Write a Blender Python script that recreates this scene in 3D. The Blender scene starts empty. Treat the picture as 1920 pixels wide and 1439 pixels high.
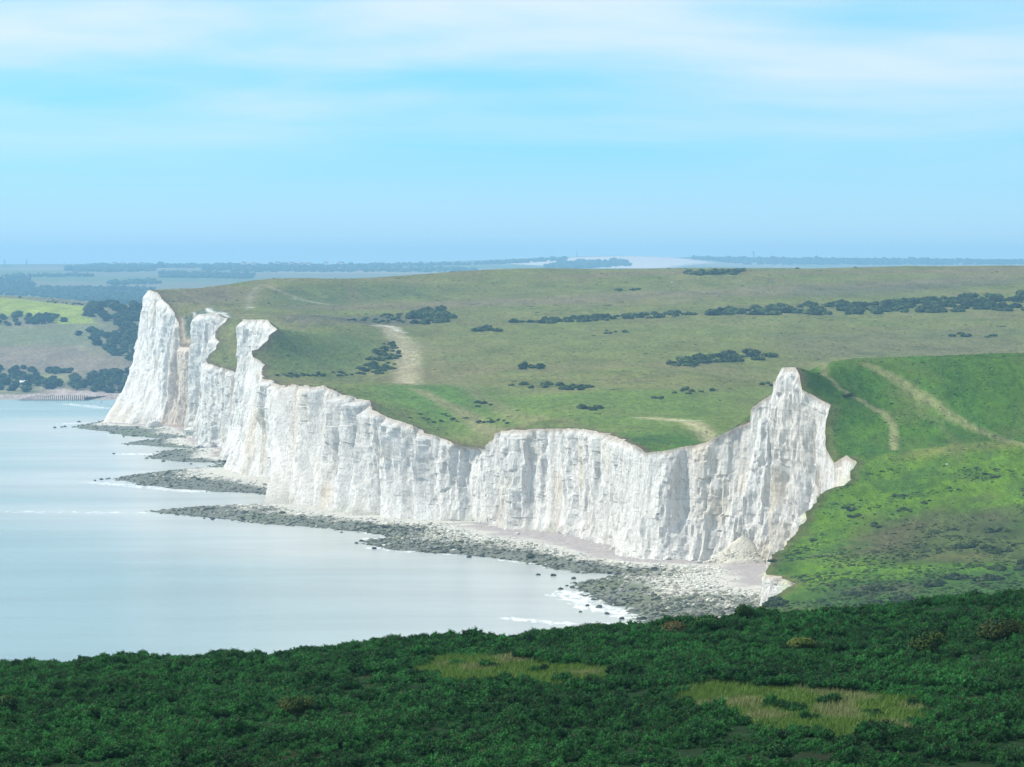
import bpy, bmesh, math, random
import numpy as np
from mathutils import Vector, Matrix
from mathutils.bvhtree import BVHTree

random.seed(7)
RNG = np.random.default_rng(7)
SC = bpy.context.scene
COL = SC.collection

# ------------------------------------------------------------------ camera
F = 8000.0          # focal length in photograph pixels
HZ = 500.0          # eye-level row of the photograph
EYE = 91.0          # eye height above the sea, metres
cam_d = bpy.data.cameras.new('camera')
cam = bpy.data.objects.new('camera', cam_d)
COL.objects.link(cam)
cam.location = (0, 0, EYE)
cam.rotation_euler = (math.radians(90), 0, 0)
cam_d.sensor_width = 36.0
cam_d.lens = 36.0 * F / 1920.0
cam_d.shift_y = -(719.5 - HZ) / 1920.0
cam_d.clip_start = 1.0
cam_d.clip_end = 60000.0
SC.camera = cam

# ------------------------------------------------------------------ sky and sun
SUN_EL, SUN_AZ = math.radians(43), math.radians(-83)   # azimuth clockwise from +Y
world = bpy.data.worlds.new('World')
SC.world = world
world.use_nodes = True
wn, wl = world.node_tree.nodes, world.node_tree.links
wn.clear()
w_out = wn.new('ShaderNodeOutputWorld')
w_bg = wn.new('ShaderNodeBackground')
w_bg.inputs['Strength'].default_value = 0.15
sky = wn.new('ShaderNodeTexSky')
sky.sky_type = 'NISHITA'
sky.sun_disc = False
sky.sun_elevation = SUN_EL
sky.sun_rotation = SUN_AZ
sky.altitude = 0
sky.air_density = 1.0
sky.dust_density = 0.3
sky.ozone_density = 3.0
geo = wn.new('ShaderNodeTexCoord')
sep = wn.new('ShaderNodeSeparateXYZ')
wl.new(geo.outputs['Generated'], sep.inputs[0])


def wmath(op, a, b=None, c=None):
    n = wn.new('ShaderNodeMath'); n.operation = op
    for i, v in enumerate((a, b, c)):
        if v is None: continue
        if isinstance(v, (int, float)): n.inputs[i].default_value = v
        else: wl.new(v, n.inputs[i])
    return n.outputs[0]


# the air is read a little above the geometric horizon, where it is clearer
zc = wmath('MAXIMUM', sep.outputs[2], 0.0)
zl = wmath('MULTIPLY_ADD', zc, 0.8, 0.20)
comb = wn.new('ShaderNodeCombineXYZ')
wl.new(sep.outputs[0], comb.inputs[0]); wl.new(sep.outputs[1], comb.inputs[1]); wl.new(zl, comb.inputs[2])
wl.new(comb.outputs[0], sky.inputs['Vector'])
tint = wn.new('ShaderNodeMix'); tint.data_type = 'RGBA'; tint.blend_type = 'MULTIPLY'
tint.inputs[0].default_value = 1.0
wl.new(sky.outputs[0], tint.inputs[6])
tint.inputs[7].default_value = (0.92, 1.46, 1.22, 1)
# thin cloud sheet seen edge-on: streaks that lengthen towards the horizon
zq = wmath('ADD', zc, 0.035)
u = wmath('DIVIDE', sep.outputs[0], zq)
v = wmath('DIVIDE', 1.0, zq)
cc = wn.new('ShaderNodeCombineXYZ')
wl.new(u, cc.inputs[0]); wl.new(v, cc.inputs[1])
cn = wn.new('ShaderNodeTexNoise'); cn.inputs['Scale'].default_value = 0.50
cn.inputs['Detail'].default_value = 5; cn.inputs['Roughness'].default_value = 0.50; cn.inputs['Distortion'].default_value = 0.25
mp = wn.new('ShaderNodeMapping'); mp.inputs['Scale'].default_value = (1.0, 0.62, 1); mp.inputs['Location'].default_value = (3.1, 1.7, 0)
wl.new(cc.outputs[0], mp.inputs[0]); wl.new(mp.outputs[0], cn.inputs['Vector'])
cr = wn.new('ShaderNodeMapRange'); cr.interpolation_type = 'SMOOTHSTEP'
cr.inputs[1].default_value = 0.33; cr.inputs[2].default_value = 0.72
# the cover closes up overhead
cov = wn.new('ShaderNodeMapRange'); cov.interpolation_type = 'SMOOTHSTEP'
for i_, x_ in enumerate((0.03, 0.16, 0.0, 0.16)): cov.inputs[i_ + 1].default_value = x_
wl.new(zc, cov.inputs[0])
wl.new(wmath('ADD', cn.outputs[0], cov.outputs[0]), cr.inputs[0])
# cloud fades out low down where only clear air and haze are seen
cl = wn.new('ShaderNodeMapRange'); cl.interpolation_type = 'SMOOTHSTEP'
cl.inputs[1].default_value = 0.014; cl.inputs[2].default_value = 0.048
wl.new(zc, cl.inputs[0])
cmask = wmath('MULTIPLY', cr.outputs[0], cl.outputs[0])
cmask = wmath('MULTIPLY', cmask, 0.95)
cmix = wn.new('ShaderNodeMix'); cmix.data_type = 'RGBA'
# the air pales towards the horizon, all round
hz_r = wn.new('ShaderNodeMapRange'); hz_r.interpolation_type = 'SMOOTHSTEP'
for i_, x_ in enumerate((0.0, 0.034, 0.85, 0.0)): hz_r.inputs[i_ + 1].default_value = x_
wl.new(zc, hz_r.inputs[0])
hmix = wn.new('ShaderNodeMix'); hmix.data_type = 'RGBA'
wl.new(hz_r.outputs[0], hmix.inputs[0]); wl.new(tint.outputs[2], hmix.inputs[6])
hmix.inputs[7].default_value = (4.2, 5.3, 5.9, 1)
wl.new(cmask, cmix.inputs[0]); wl.new(hmix.outputs[2], cmix.inputs[6])
cmix.inputs[7].default_value = (5.2, 5.7, 6.0, 1)
wl.new(cmix.outputs[2], w_bg.inputs['Color'])
wl.new(w_bg.outputs[0], w_out.inputs['Surface'])

sun_d = bpy.data.lights.new('sun', 'SUN')
sun_d.energy = 4.4
sun_d.angle = math.radians(0.6)
sun_d.color = (1.0, 0.93, 0.82)
sun = bpy.data.objects.new('sun', sun_d)
COL.objects.link(sun)
sdir = Vector((math.sin(SUN_AZ) * math.cos(SUN_EL), math.cos(SUN_AZ) * math.cos(SUN_EL), math.sin(SUN_EL)))
sun.rotation_euler = sdir.to_track_quat('Z', 'Y').to_euler()
sun.location = (-300, -300, 600)

vs = SC.view_settings
vs.view_transform = 'Standard'; vs.look = 'None'; vs.gamma = 1.0; vs.exposure = 0.18; vs.use_curve_mapping = False
SC.cycles.use_denoising = True
SC.cycles.max_bounces = 5
SC.cycles.diffuse_bounces = 2
SC.cycles.glossy_bounces = 2
SC.cycles.transparent_max_bounces = 6
SC.cycles.volume_bounces = 2


# ------------------------------------------------------------------ helpers
def P(px, py, D):
    return ((px - 960.0) * D / F, D, EYE - (py - HZ) * D / F)


def G(px, py, z=0.0):
    D = F * (EYE - z) / (py - HZ)
    return ((px - 960.0) * D / F, D, z)


def _hash(ix, iy, seed):
    with np.errstate(over='ignore'):
        h = (ix.astype(np.int64) * 374761393 + iy.astype(np.int64) * 668265263 + seed * 1442695041) & 0xFFFFFFFF
        h = ((h ^ (h >> 13)) * 1274126177) & 0xFFFFFFFF
        h = (h ^ (h >> 16)) & 0xFFFFFFFF
    return h / 4294967295.0


def vn(x, y, seed=0):
    """smooth value noise, -1..1"""
    x = np.asarray(x, float); y = np.asarray(y, float)
    x, y = np.broadcast_arrays(x, y)
    ix = np.floor(x); iy = np.floor(y)
    fx = x - ix; fy = y - iy
    fx = fx * fx * fx * (fx * (fx * 6 - 15) + 10); fy = fy * fy * fy * (fy * (fy * 6 - 15) + 10)
    a = _hash(ix, iy, seed); b = _hash(ix + 1, iy, seed); c = _hash(ix, iy + 1, seed); d = _hash(ix + 1, iy + 1, seed)
    return ((a * (1 - fx) + b * fx) * (1 - fy) + (c * (1 - fx) + d * fx) * fy) * 2 - 1


def fbm(x, y, seed=0, o=4, g=0.5):
    s = 0; a = 1.0; t = 0
    for k in range(o):
        s = s + a * vn(np.asarray(x) * 2 ** k + 17.3 * k, np.asarray(y) * 2 ** k - 9.1 * k, seed + k)
        t += a; a *= g
    return s / t


def sstep(a, b, x):
    t = np.clip((x - a) / (b - a), 0, 1)
    return t * t * (3 - 2 * t)


def mesh_np(name, V, Q, mat, smooth=True, color=None, parent=None):
    V = np.asarray(V, np.float32).reshape(-1, 3); Q = np.asarray(Q, np.int32)
    k = Q.shape[1]
    me = bpy.data.meshes.new(name)
    me.vertices.add(len(V)); me.vertices.foreach_set('co', V.ravel())
    me.loops.add(Q.size); me.loops.foreach_set('vertex_index', Q.ravel())
    me.polygons.add(len(Q)); me.polygons.foreach_set('loop_start', np.arange(0, Q.size, k, dtype=np.int32))
    me.polygons.foreach_set('loop_total', np.full(len(Q), k, np.int32))
    me.update(calc_edges=True)
    me.polygons.foreach_set('use_smooth', np.full(len(Q), smooth))
    if color is not None:
        c = np.ones((len(V), 4), np.float32); c[:, :color.shape[1]] = color
        at_ = me.color_attributes.new('tint', 'FLOAT_COLOR', 'POINT')
        at_.data.foreach_set('color', c.ravel())
    if mat: me.materials.append(mat)
    o = bpy.data.objects.new(name, me)
    COL.objects.link(o)
    if parent: o.parent = parent
    return o


def grid_quads(n, m):
    i = np.arange(n - 1)[:, None] * m + np.arange(m - 1)[None, :]
    return np.stack([i, i + m, i + m + 1, i + 1], -1).reshape(-1, 4)


def tag(o, label=None, cat=None, group=None, kind=None):
    if label: o['label'] = label
    if cat: o['category'] = cat
    if group: o['group'] = group
    if kind: o['kind'] = kind
    return o


def empty(name, loc, rz=0.0, s=1.0):
    o = bpy.data.objects.new(name, None)
    COL.objects.link(o)
    o.empty_display_size = 0.3
    o.location = loc; o.rotation_euler = (0, 0, rz); o.scale = (s, s, s)
    return o


def copy_tree(o, parent=None):
    c = o.copy(); COL.objects.link(c); c.parent = parent
    for ch in o.children: copy_tree(ch, c)
    return c


class NT:
    """small node-tree builder"""
    def __init__(s, name, rough=0.9, spec=0.2):
        s.m = bpy.data.materials.new(name); s.m.use_nodes = True
        s.n = s.m.node_tree.nodes; s.l = s.m.node_tree.links
        s.b = s.n['Principled BSDF']
        s.b.inputs['Roughness'].default_value = rough
        s.b.inputs['Specular IOR Level'].default_value = spec

    def new(s, t): return s.n.new(t)

    def link(s, a, b): s.l.new(a, b)

    def attr(s, name='tint'):
        a = s.new('ShaderNodeAttribute'); a.attribute_name = name
        return a.outputs['Color']

    def pos(s, scale=(1, 1, 1)):
        g = s.new('ShaderNodeNewGeometry'); m = s.new('ShaderNodeMapping')
        m.inputs['Scale'].default_value = scale
        s.link(g.outputs['Position'], m.inputs[0])
        return m.outputs[0]

    def noise(s, vec, scale, detail=4, rough=0.55, dist=0.0):
        t = s.new('ShaderNodeTexNoise')
        t.inputs['Scale'].default_value = scale; t.inputs['Detail'].default_value = detail
        t.inputs['Roughness'].default_value = rough; t.inputs['Distortion'].default_value = dist
        if vec: s.link(vec, t.inputs['Vector'])
        return t.outputs[0]

    def ramp(s, fac, a, b, lo=0.0, hi=1.0):
        r = s.new('ShaderNodeMapRange'); r.interpolation_type = 'SMOOTHSTEP'
        for i, x in enumerate((a, b, lo, hi)): r.inputs[i + 1].default_value = x
        s.link(fac, r.inputs[0]); return r.outputs[0]

    def mix(s, fac, a, b, mode='MIX'):
        m = s.new('ShaderNodeMix'); m.data_type = 'RGBA'; m.blend_type = mode
        for sock, v in ((m.inputs[0], fac), (m.inputs[6], a), (m.inputs[7], b)):
            if isinstance(v, (int, float)): sock.default_value = v
            elif isinstance(v, tuple): sock.default_value = v if len(v) == 4 else v + (1,)
            else: s.link(v, sock)
        return m.outputs[2]

    def scale(s, col, fac):
        """colour times a scalar socket"""
        m = s.new('ShaderNodeVectorMath'); m.operation = 'SCALE'
        s.link(col, m.inputs[0]); s.link(fac, m.inputs['Scale']); return m.outputs[0]

    def color(s, c):
        if isinstance(c, tuple): s.b.inputs['Base Color'].default_value = c + (1,)
        else: s.link(c, s.b.inputs['Base Color'])
        return s

    def bump(s, h, strength=0.5, dist=0.3):
        b = s.new('ShaderNodeBump'); b.inputs['Strength'].default_value = strength; b.inputs['Distance'].default_value = dist
        s.link(h, b.inputs['Height']); s.link(b.outputs[0], s.b.inputs['Normal'])
        return s


# ------------------------------------------------------------------ materials of the setting
def mat_turf():
    t = NT('turf', 1.0, 0.05)
    c = t.attr()
    n1 = t.noise(t.pos((1, 0.35, 1)), 0.055, 6, 0.6, 0.5)
    n2 = t.noise(t.pos((1, 0.22, 1)), 0.5, 5, 0.65)
    n3 = t.noise(t.pos((1, 0.3, 1)), 2.2, 3, 0.6)
    c = t.scale(c, t.ramp(n1, 0.25, 0.75, 0.80, 1.22))
    c = t.scale(c, t.ramp(n2, 0.3, 0.7, 0.72, 1.28))
    c = t.scale(c, t.ramp(n3, 0.3, 0.7, 0.74, 1.26))
    dry = t.ramp(t.noise(t.pos((1, 0.4, 1)), 0.028, 5, 0.6, 0.6), 0.50, 0.72)
    c = t.mix(t.ramp(dry, 0, 1, 0, 0.22), c, (0.17, 0.145, 0.06))
    t.color(c)
    t.bump(n2, 0.6, 0.5)
    return t.m


def mat_chalk():
    t = NT('chalk', 0.95, 0.1)
    tint_ = t.attr()
    streak = t.noise(t.pos((1, 1, 0.07)), 0.55, 6, 0.7)
    blot = t.noise(t.pos((1, 1, 0.5)), 0.10, 5, 0.6, 0.8)
    fine = t.noise(t.pos((1, 1, 0.35)), 1.6, 5, 0.7)
    # flint seams: thin level bands
    seam_v = t.noise(t.pos((0.012, 0.012, 1)), 0.9, 3, 0.7)
    c = t.mix(t.ramp(streak, 0.42, 0.68), (0.82, 0.80, 0.765), (0.60, 0.575, 0.545))
    c = t.mix(t.ramp(blot, 0.52, 0.74, 0, 0.5), c, (0.58, 0.52, 0.44))
    c = t.mix(t.ramp(fine, 0.54, 0.68, 0, 0.55), c, (0.40, 0.385, 0.36))
    c = t.mix(t.ramp(seam_v, 0.60, 0.66, 0, 0.35), c, (0.40, 0.385, 0.37))
    vor = t.new('ShaderNodeTexVoronoi'); vor.feature = 'DISTANCE_TO_EDGE'; vor.inputs['Scale'].default_value = 0.55
    t.link(t.pos((1, 1, 0.45)), vor.inputs['Vector'])
    c = t.mix(t.ramp(vor.outputs['Distance'], 0.0, 0.07, 0.30, 0.0), c, (0.34, 0.33, 0.32))
    c = t.mix(1.0, c, tint_, 'MULTIPLY')
    t.color(c)
    t.bump(fine, 1.0, 0.9)
    return t.m


def mat_beach():
    t = NT('shingle', 0.9, 0.2)
    c = t.attr()
    n1 = t.noise(t.pos(), 0.35, 6, 0.7)
    n2 = t.noise(t.pos(), 1.7, 4, 0.7)
    c = t.scale(c, t.ramp(n1, 0.3, 0.7, 0.8, 1.15))
    c = t.scale(c, t.ramp(n2, 0.3, 0.7, 0.7, 1.25))
    t.color(c); t.bump(n2, 0.8, 0.4)
    return t.m


def mat_sea():
    t = NT('sea_water', 0.22, 0.5)
    t.b.inputs['IOR'].default_value = 1.33
    c = t.attr()
    n = t.noise(t.pos((0.35, 1, 1)), 0.02, 5, 0.6, 0.4)
    c = t.scale(c, t.ramp(n, 0.3, 0.7, 0.9, 1.1))
    foam_a = t.new('ShaderNodeAttribute'); foam_a.attribute_name = 'tint'
    fo = t.noise(t.pos((0.5, 0.16, 1)), 0.6, 6, 0.75, 0.6)
    fm = t.new('ShaderNodeMath'); fm.operation = 'MULTIPLY_ADD'
    t.link(foam_a.outputs['Alpha'], fm.inputs[0]); fm.inputs[1].default_value = 0.34
    t.link(fo, fm.inputs[2])
    fmask = t.ramp(fm.outputs[0], 0.74, 0.90)
    c = t.mix(fmask, c, (0.82, 0.84, 0.85))
    t.color(c)
    w1 = t.noise(t.pos((0.35, 1, 1)), 0.5, 5, 0.65)
    t.bump(w1, 0.5, 0.35)
    return t.m


def mat_attr(name, rough=0.95, nscale=1.2, lo=0.8, hi=1.2, spec=0.1):
    t = NT(name, rough, spec)
    t.color(t.scale(t.attr(), t.ramp(t.noise(t.pos(), nscale, 4, 0.65), 0.3, 0.7, lo, hi)))
    return t.m


M = dict(turf=mat_turf(), chalk=mat_chalk(), beach=mat_beach(), sea=mat_sea(), rock=mat_attr('shore_rock', 0.9, 1.5, 0.6, 1.35))

# ------------------------------------------------------------------ coast line: cliff edge and cliff foot
# each row: edge pixel x, y and distance; foot pixel x and distance; length over which the turf follows the edge
NODES = [
    # low cliffs at the gap
    ((1380, 1240, 880), (1330, 880), 30),
    ((1420, 1140, 960), (1408, 955), 30),
    ((1455, 1118, 985), (1440, 983), 25),
    ((1493, 1092, 1010), (1476, 1008), 25),
    ((1440, 1077, 1040), (1424, 1038), 25),
    ((1442, 1048, 1080), (1425, 1079), 25),
    ((1470, 1030, 1110), (1450, 1109), 25),
    ((1503, 985, 1140), (1480, 1139), 20),
    ((1514, 958, 1156), (1488, 1156), 20),
    ((1540, 928, 1172), (1508, 1172), 20),
    ((1592, 900, 1190), (1540, 1192), 16),
    ((1608, 862, 1205), (1562, 1207), 14),
    ((1588, 853, 1212), (1560, 1213), 10),
    ((1563, 868, 1222), (1530, 1222), 8),
    ((1546, 835, 1235), (1524, 1232), 8),
    ((1547, 800, 1242), (1518, 1240), 8),
    ((1558, 758, 1250), (1512, 1247), 8),
    ((1532, 746, 1255), (1500, 1252), 8),
    ((1504, 730, 1258), (1490, 1256), 8),
    ((1499, 704, 1262), (1480, 1260), 8),
    ((1493, 688, 1266), (1472, 1262), 10),
    ((1464, 688, 1271), (1455, 1266), 10),
    ((1463, 711, 1273), (1450, 1268), 10),
    ((1450, 713, 1275), (1442, 1270), 10),
    ((1449, 735, 1277), (1436, 1272), 10),
    ((1411, 764, 1281), (1400, 1276), 10),
    ((1408, 792, 1282), (1395, 1277), 10),
    ((1384, 802, 1285), (1372, 1280), 12),
    ((1300, 836, 1293), (1290, 1286), 20),
    ((1213, 851, 1299), (1205, 1291), 20),
    ((1190, 835, 1306), (1184, 1296), 20),
    ((1150, 815, 1372), (1137, 1368), 20),
    ((1090, 805, 1402), (1080, 1398), 20),
    ((1020, 803, 1427), (1015, 1421), 20),
    ((960, 804, 1442), (958, 1436), 20),
    ((925, 812, 1449), (930, 1443), 15),
    ((917, 830, 1454), (917, 1449), 10),
    ((972, 838, 1472), (980, 1466), 8),
    ((916, 843, 1480), (909, 1472), 12),
    ((850, 832, 1488), (847, 1477), 15),
    ((790, 808, 1505), (800, 1488), 15),
    ((735, 783, 1522), (745, 1506), 15),
    ((706, 770, 1532), (700, 1514), 15),
    ((690, 752, 1545), (668, 1524), 15),
    ((630, 737, 1580), (630, 1550), 15),
    ((612, 724, 1602), (602, 1570), 15),
    ((580, 724, 1640), (566, 1580), 15),
    ((548, 723, 1690), (530, 1592), 15),
    ((534, 724, 1735), (547, 1680), 15),
    ((510, 716, 1775), (531, 1776), 12),
    ((494, 709, 1797), (470, 1794), 12),
    ((490, 695, 1822), (458, 1810), 10),
    ((497, 685, 1838), (452, 1830), 10),
    ((475, 671, 1862), (440, 1855), 10),
    ((471, 659, 1878), (428, 1885), 10),
    ((484, 655, 1890), (440, 1895), 10),
    ((501, 640, 1906), (455, 1906), 10),
    ((504, 629, 1918), (462, 1918), 10),
    ((519, 618, 1936), (465, 1930), 10),
    ((500, 599, 1968), (445, 1962), 12),
    ((456, 599, 1985), (405, 1994), 12),
    ((463, 655, 2025), (430, 2030), 14),
    ((449, 703, 2056), (445, 2060), 14),
    ((416, 689, 2092), (420, 2096), 14),
    ((388, 683, 2124), (385, 2130), 14),
    ((386, 673, 2140), (372, 2142), 10),
    ((403, 657, 2160), (376, 2162), 10),
    ((409, 642, 2182), (376, 2184), 10),
    ((403, 622, 2204), (372, 2206), 10),
    ((427, 598, 2238), (376, 2240), 10),
    ((399, 588, 2262), (368, 2266), 10),
    ((369, 590, 2280), (358, 2296), 10),
    ((378, 640, 2312), (366, 2316), 12),
    ((362, 652, 2345), (360, 2348), 9),
    ((340, 650, 2372), (335, 2370), 9),
    ((334, 620, 2380), (322, 2376), 9),
    ((335, 603, 2386), (312, 2380), 10),
    ((322, 581, 2400), (288, 2388), 14),
    ((308, 565, 2420), (250, 2396), 14),
    ((293, 548, 2442), (225, 2412), 18),
    ((276, 545, 2462), (206, 2432), 18),
    ((290, 545, 2530), (240, 2540), 18),
    ((320, 556, 2700), (300, 2720), 30),
    ((340, 580, 2900), (310, 2940), 40),
    ((500, 620, 3100), (480, 3120), 60),
    ((640, 610, 3300), (620, 3320), 60),
    ((700, 590, 3600), (690, 3620), 60),
]
STEP = 0.8
top = np.array([P(*n[0]) for n in NODES])
base = np.array([[(n[1][0] - 960.0) * n[1][1] / F, n[1][1], 1.2] for n in NODES])
blen = np.array([n[2] for n in NODES], float)
seg = np.linalg.norm(np.diff(top, axis=0), axis=1)
nd = np.concatenate([[0], np.cumsum(seg)])
ns = int(nd[-1] / STEP)
S = np.linspace(0, nd[-1], ns)


def interp(a):
    return np.stack([np.interp(S, nd, a[:, k]) for k in range(a.shape[1])], 1)


C = interp(top); B = interp(base); BL = np.interp(S, nd, blen)
for arr, sg in ((C, 0.45), (B, 5.0)):      # round the corners a little
    r = int(sg * 3 / STEP) + 1
    ker = np.exp(-0.5 * (np.arange(-r, r + 1) * STEP / sg) ** 2); ker /= ker.sum()
    for k in range(3):
        arr[:, k] = np.convolve(np.pad(arr[:, k], r, mode='edge'), ker, mode='valid')
EDGE = np.interp(C[:, 1], [1200, 1225, 1302, 1315, 1780, 1830, 1900, 2030, 2050, 2300, 2320], [0.7, 0.22, 0.22, 1.0, 1.0, 0.4, 0.12, 0.12, 0.4, 0.4, 0.5])
C[:, 0] += EDGE * (1.3 * vn(S / 9.0, 0.5, 3) + 0.8 * vn(S / 3.1, 0.5, 4) + 0.35 * vn(S / 1.3, 0.5, 5))
C[:, 2] += 0.5 * vn(S / 12.0, 2.5, 6) + 0.25 * vn(S / 3.0, 2.5, 7)
C[:, 1] = np.maximum.accumulate(C[:, 1] + 0.5 * vn(S / 4.0, 8.5, 8)) + np.arange(ns) * 1e-4
fr = np.random.default_rng(5)
fs, fv, sgn = [0.0], [0.0], 1
while fs[-1] < nd[-1]:
    fs.append(fs[-1] + fr.uniform(6, 15)); fv.append(sgn * fr.uniform(0.3, 1.0)); sgn = -sgn
FACET = np.interp(S, fs, fv) * np.clip((C[:, 2] - 12) / 30, 0, 1.2)
C[:, 0] -= 1.1 * FACET * EDGE
B[:, 0] -= 2.6 * np.interp(S + 2.0, fs, fv) * np.interp(C[:, 1], [1150, 1296, 1312, 1780, 1880, 2010, 2040], [0.4, 0.4, 1, 1, 0.4, 0.4, 0.7])
tan = np.gradient(0.5 * (C + B)[:, :2], axis=0)
r = int(9 / STEP)
ker = np.exp(-0.5 * (np.arange(-r, r + 1) * STEP / 3.0) ** 2); ker /= ker.sum()
for k in range(2): tan[:, k] = np.convolve(np.pad(tan[:, k], r, mode='edge'), ker, mode='valid')
tan /= np.linalg.norm(tan, axis=1)[:, None] + 1e-9
NRM = np.stack([-tan[:, 1], tan[:, 0]], 1)     # seaward

# ------------------------------------------------------------------ downs: height from surveyed points
LAND = [P(*a) for a in [
    (1500, 1200, 880), (1700, 1200, 880), (1900, 1200, 880), (2200, 1200, 880),
    (1500, 1110, 960), (1700, 1110, 955), (1900, 1105, 955), (2300, 1100, 955),
    (1550, 1050, 1050), (1700, 1045, 1040), (1900, 1040, 1035), (2300, 1030, 1030),
    (1600, 1000, 1095), (1750, 1000, 1090), (1920, 995, 1085), (2300, 980, 1080),
    (1620, 950, 1140), (1750, 945, 1135), (1920, 940, 1130), (2300, 930, 1120),
    (1640, 900, 1175), (1750, 895, 1172), (1920, 885, 1170), (2300, 880, 1165),
    (1650, 852, 1208), (1750, 845, 1208), (1920, 832, 1210), (2300, 820, 1210),
    (1620, 800, 1240), (1750, 795, 1240), (1920, 790, 1240), (2300, 780, 1240),
    (1600, 740, 1268), (1750, 735, 1268), (1920, 730, 1268), (2300, 720, 1270),
    (1470, 715, 1290), (1450, 760, 1300), (1400, 805, 1305), (1350, 830, 1310), (1450, 800, 1345), (1500, 730, 1325), (1540, 700, 1318), (1540, 688, 1288), (1640, 680, 1300), (1750, 674, 1306), (1920, 668, 1312), (2300, 660, 1320),
    (1210, 846, 1312), (1300, 815, 1370), (1300, 780, 1460), (1300, 740, 1600), (1300, 700, 1770), (1300, 660, 1970), (1300, 620, 2190), (1300, 590, 2370), (1300, 560, 2550), (1300, 530, 2750), (1300, 503, 3000),
    (1120, 800, 1415), (1150, 770, 1500), (1150, 730, 1650),
    (1000, 797, 1440), (1000, 775, 1510), (1000, 750, 1600), (1000, 720, 1720), (1000, 690, 1860), (1000, 650, 2050), (1000, 610, 2290), (1000, 575, 2500), (1000, 540, 2720), (1000, 507, 2950),
    (1700, 660, 2070), (1700, 620, 2260), (1700, 580, 2500), (1700, 550, 2690), (1700, 520, 2880), (1700, 499.5, 3080),
    (1950, 655, 2090), (1950, 620, 2260), (1950, 575, 2500), (1950, 545, 2690), (1950, 520, 2880), (1950, 498.5, 3080),
    (2400, 650, 2090), (2400, 570, 2500), (2400, 510, 2880), (2400, 495, 3080),
    (900, 830, 1485), (870, 790, 1540), (870, 750, 1620), (870, 722, 1720), (870, 690, 1880), (870, 650, 2060), (870, 612, 2280), (870, 575, 2500), (870, 540, 2700), (870, 510, 2900),
    (740, 768, 1560), (740, 740, 1615), (740, 721, 1670), (740, 717, 1850), (740, 690, 1950), (740, 650, 2090), (740, 620, 2210), (740, 600, 2350), (740, 580, 2480), (740, 550, 2640), (740, 519, 2830),
    (640, 728, 1625), (600, 722, 1665), (600, 718, 1790), (600, 700, 1880), (600, 660, 1990), (600, 630, 2080), (600, 614, 2160), (600, 592, 2360), (600, 560, 2560), (600, 524, 2740),
    (540, 700, 1850), (530, 660, 1930), (540, 630, 1990), (530, 612, 2020), (520, 597, 2200), (500, 585, 2360), (480, 560, 2500), (480, 529, 2700),
    (430, 690, 2090), (440, 650, 2150), (445, 610, 2240), (430, 588, 2330), (400, 575, 2390), (360, 560, 2450), (350, 540, 2560), (300, 543, 2490),
]] + [(110, 1420, 44), (160, 1450, 50), (110, 1600, 39), (170, 1620, 45), (120, 1800, 41), (190, 1850, 45), (330, 1600, 55), (330, 1400, 66),
      (-190, 2750, 68), (-120, 2900, 70), (0, 3080, 72), (120, 3250, 76), (300, 3350, 80), (600, 3400, 82), (-60, 3300, 40), (100, 3550, 50), (400, 3600, 60), (700, 3600, 60)]
LAND = np.array(LAND)


class RBF:
    def __init__(s, pts, sx, sy, c=0.6, reg=1e-3):
        s.p = pts[:, :2] / (sx, sy); s.sc = (sx, sy); s.c = c
        n = len(pts)
        K = s._k(s.p, s.p) - reg * np.eye(n) * -1
        A = np.zeros((n + 3, n + 3)); A[:n, :n] = K
        A[:n, n] = 1; A[:n, n + 1:] = s.p; A[n:, :n] = A[:n, n:].T
        s.w = np.linalg.solve(A, np.concatenate([pts[:, 2], np.zeros(3)]))

    def _k(s, a, b):
        d2 = ((a[:, None, :] - b[None]) ** 2).sum(-1)
        return -np.sqrt(d2 + s.c ** 2)

    def __call__(s, X, Y):
        sh = np.shape(X)
        q = np.stack([np.ravel(X) / s.sc[0], np.ravel(Y) / s.sc[1]], 1)
        out = np.empty(len(q)); n = len(s.p)
        for i in range(0, len(q), 40000):
            k = s._k(q[i:i + 40000], s.p)
            out[i:i + 40000] = k @ s.w[:n] + s.w[n] + q[i:i + 40000] @ s.w[n + 1:]
        return out.reshape(sh)


land_h = RBF(LAND, 55.0, 110.0)
NT_ = 125
XI = 720.0
kk = 3.0
uu = (np.exp(kk * np.linspace(0, 1, NT_)) - 1) / (math.exp(kk) - 1)
DIST = (XI - C[:, 0])[:, None] * uu[None]
LX = C[:, 0][:, None] + DIST
LY = np.repeat(C[:, 1][:, None], NT_, 1)
LZ = land_h(LX, LY)
LZ += (0.5 * fbm(LX / 45, LY / 60, 31, 3) + 0.18 * fbm(LX / 9, LY / 11, 37, 3)) * sstep(0, 20, DIST)
LZ += (C[:, 2] - land_h(C[:, 0], C[:, 1]))[:, None] * np.exp(-(DIST / BL[:, None]) ** 1.3)
land_V = np.stack([LX, LY, LZ], -1)
land_Q = grid_quads(ns, NT_)
bvh = BVHTree.FromPolygons(land_V.reshape(-1, 3).tolist(), land_Q[:, ::-1].tolist())
EYEV = Vector((0, 0, EYE))


def at(px, py, tree=None):
    """the point of the ground that a sight line meets"""
    d = Vector(((px - 960.0) / F, 1.0, -(py - HZ) / F)).normalized()
    h = (tree or bvh).ray_cast(EYEV, d)
    return h[0]


def drop(x, y, tree=None):
    h = (tree or bvh).ray_cast(Vector((x, y, 400)), Vector((0, 0, -1)))
    return h[0]


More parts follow.
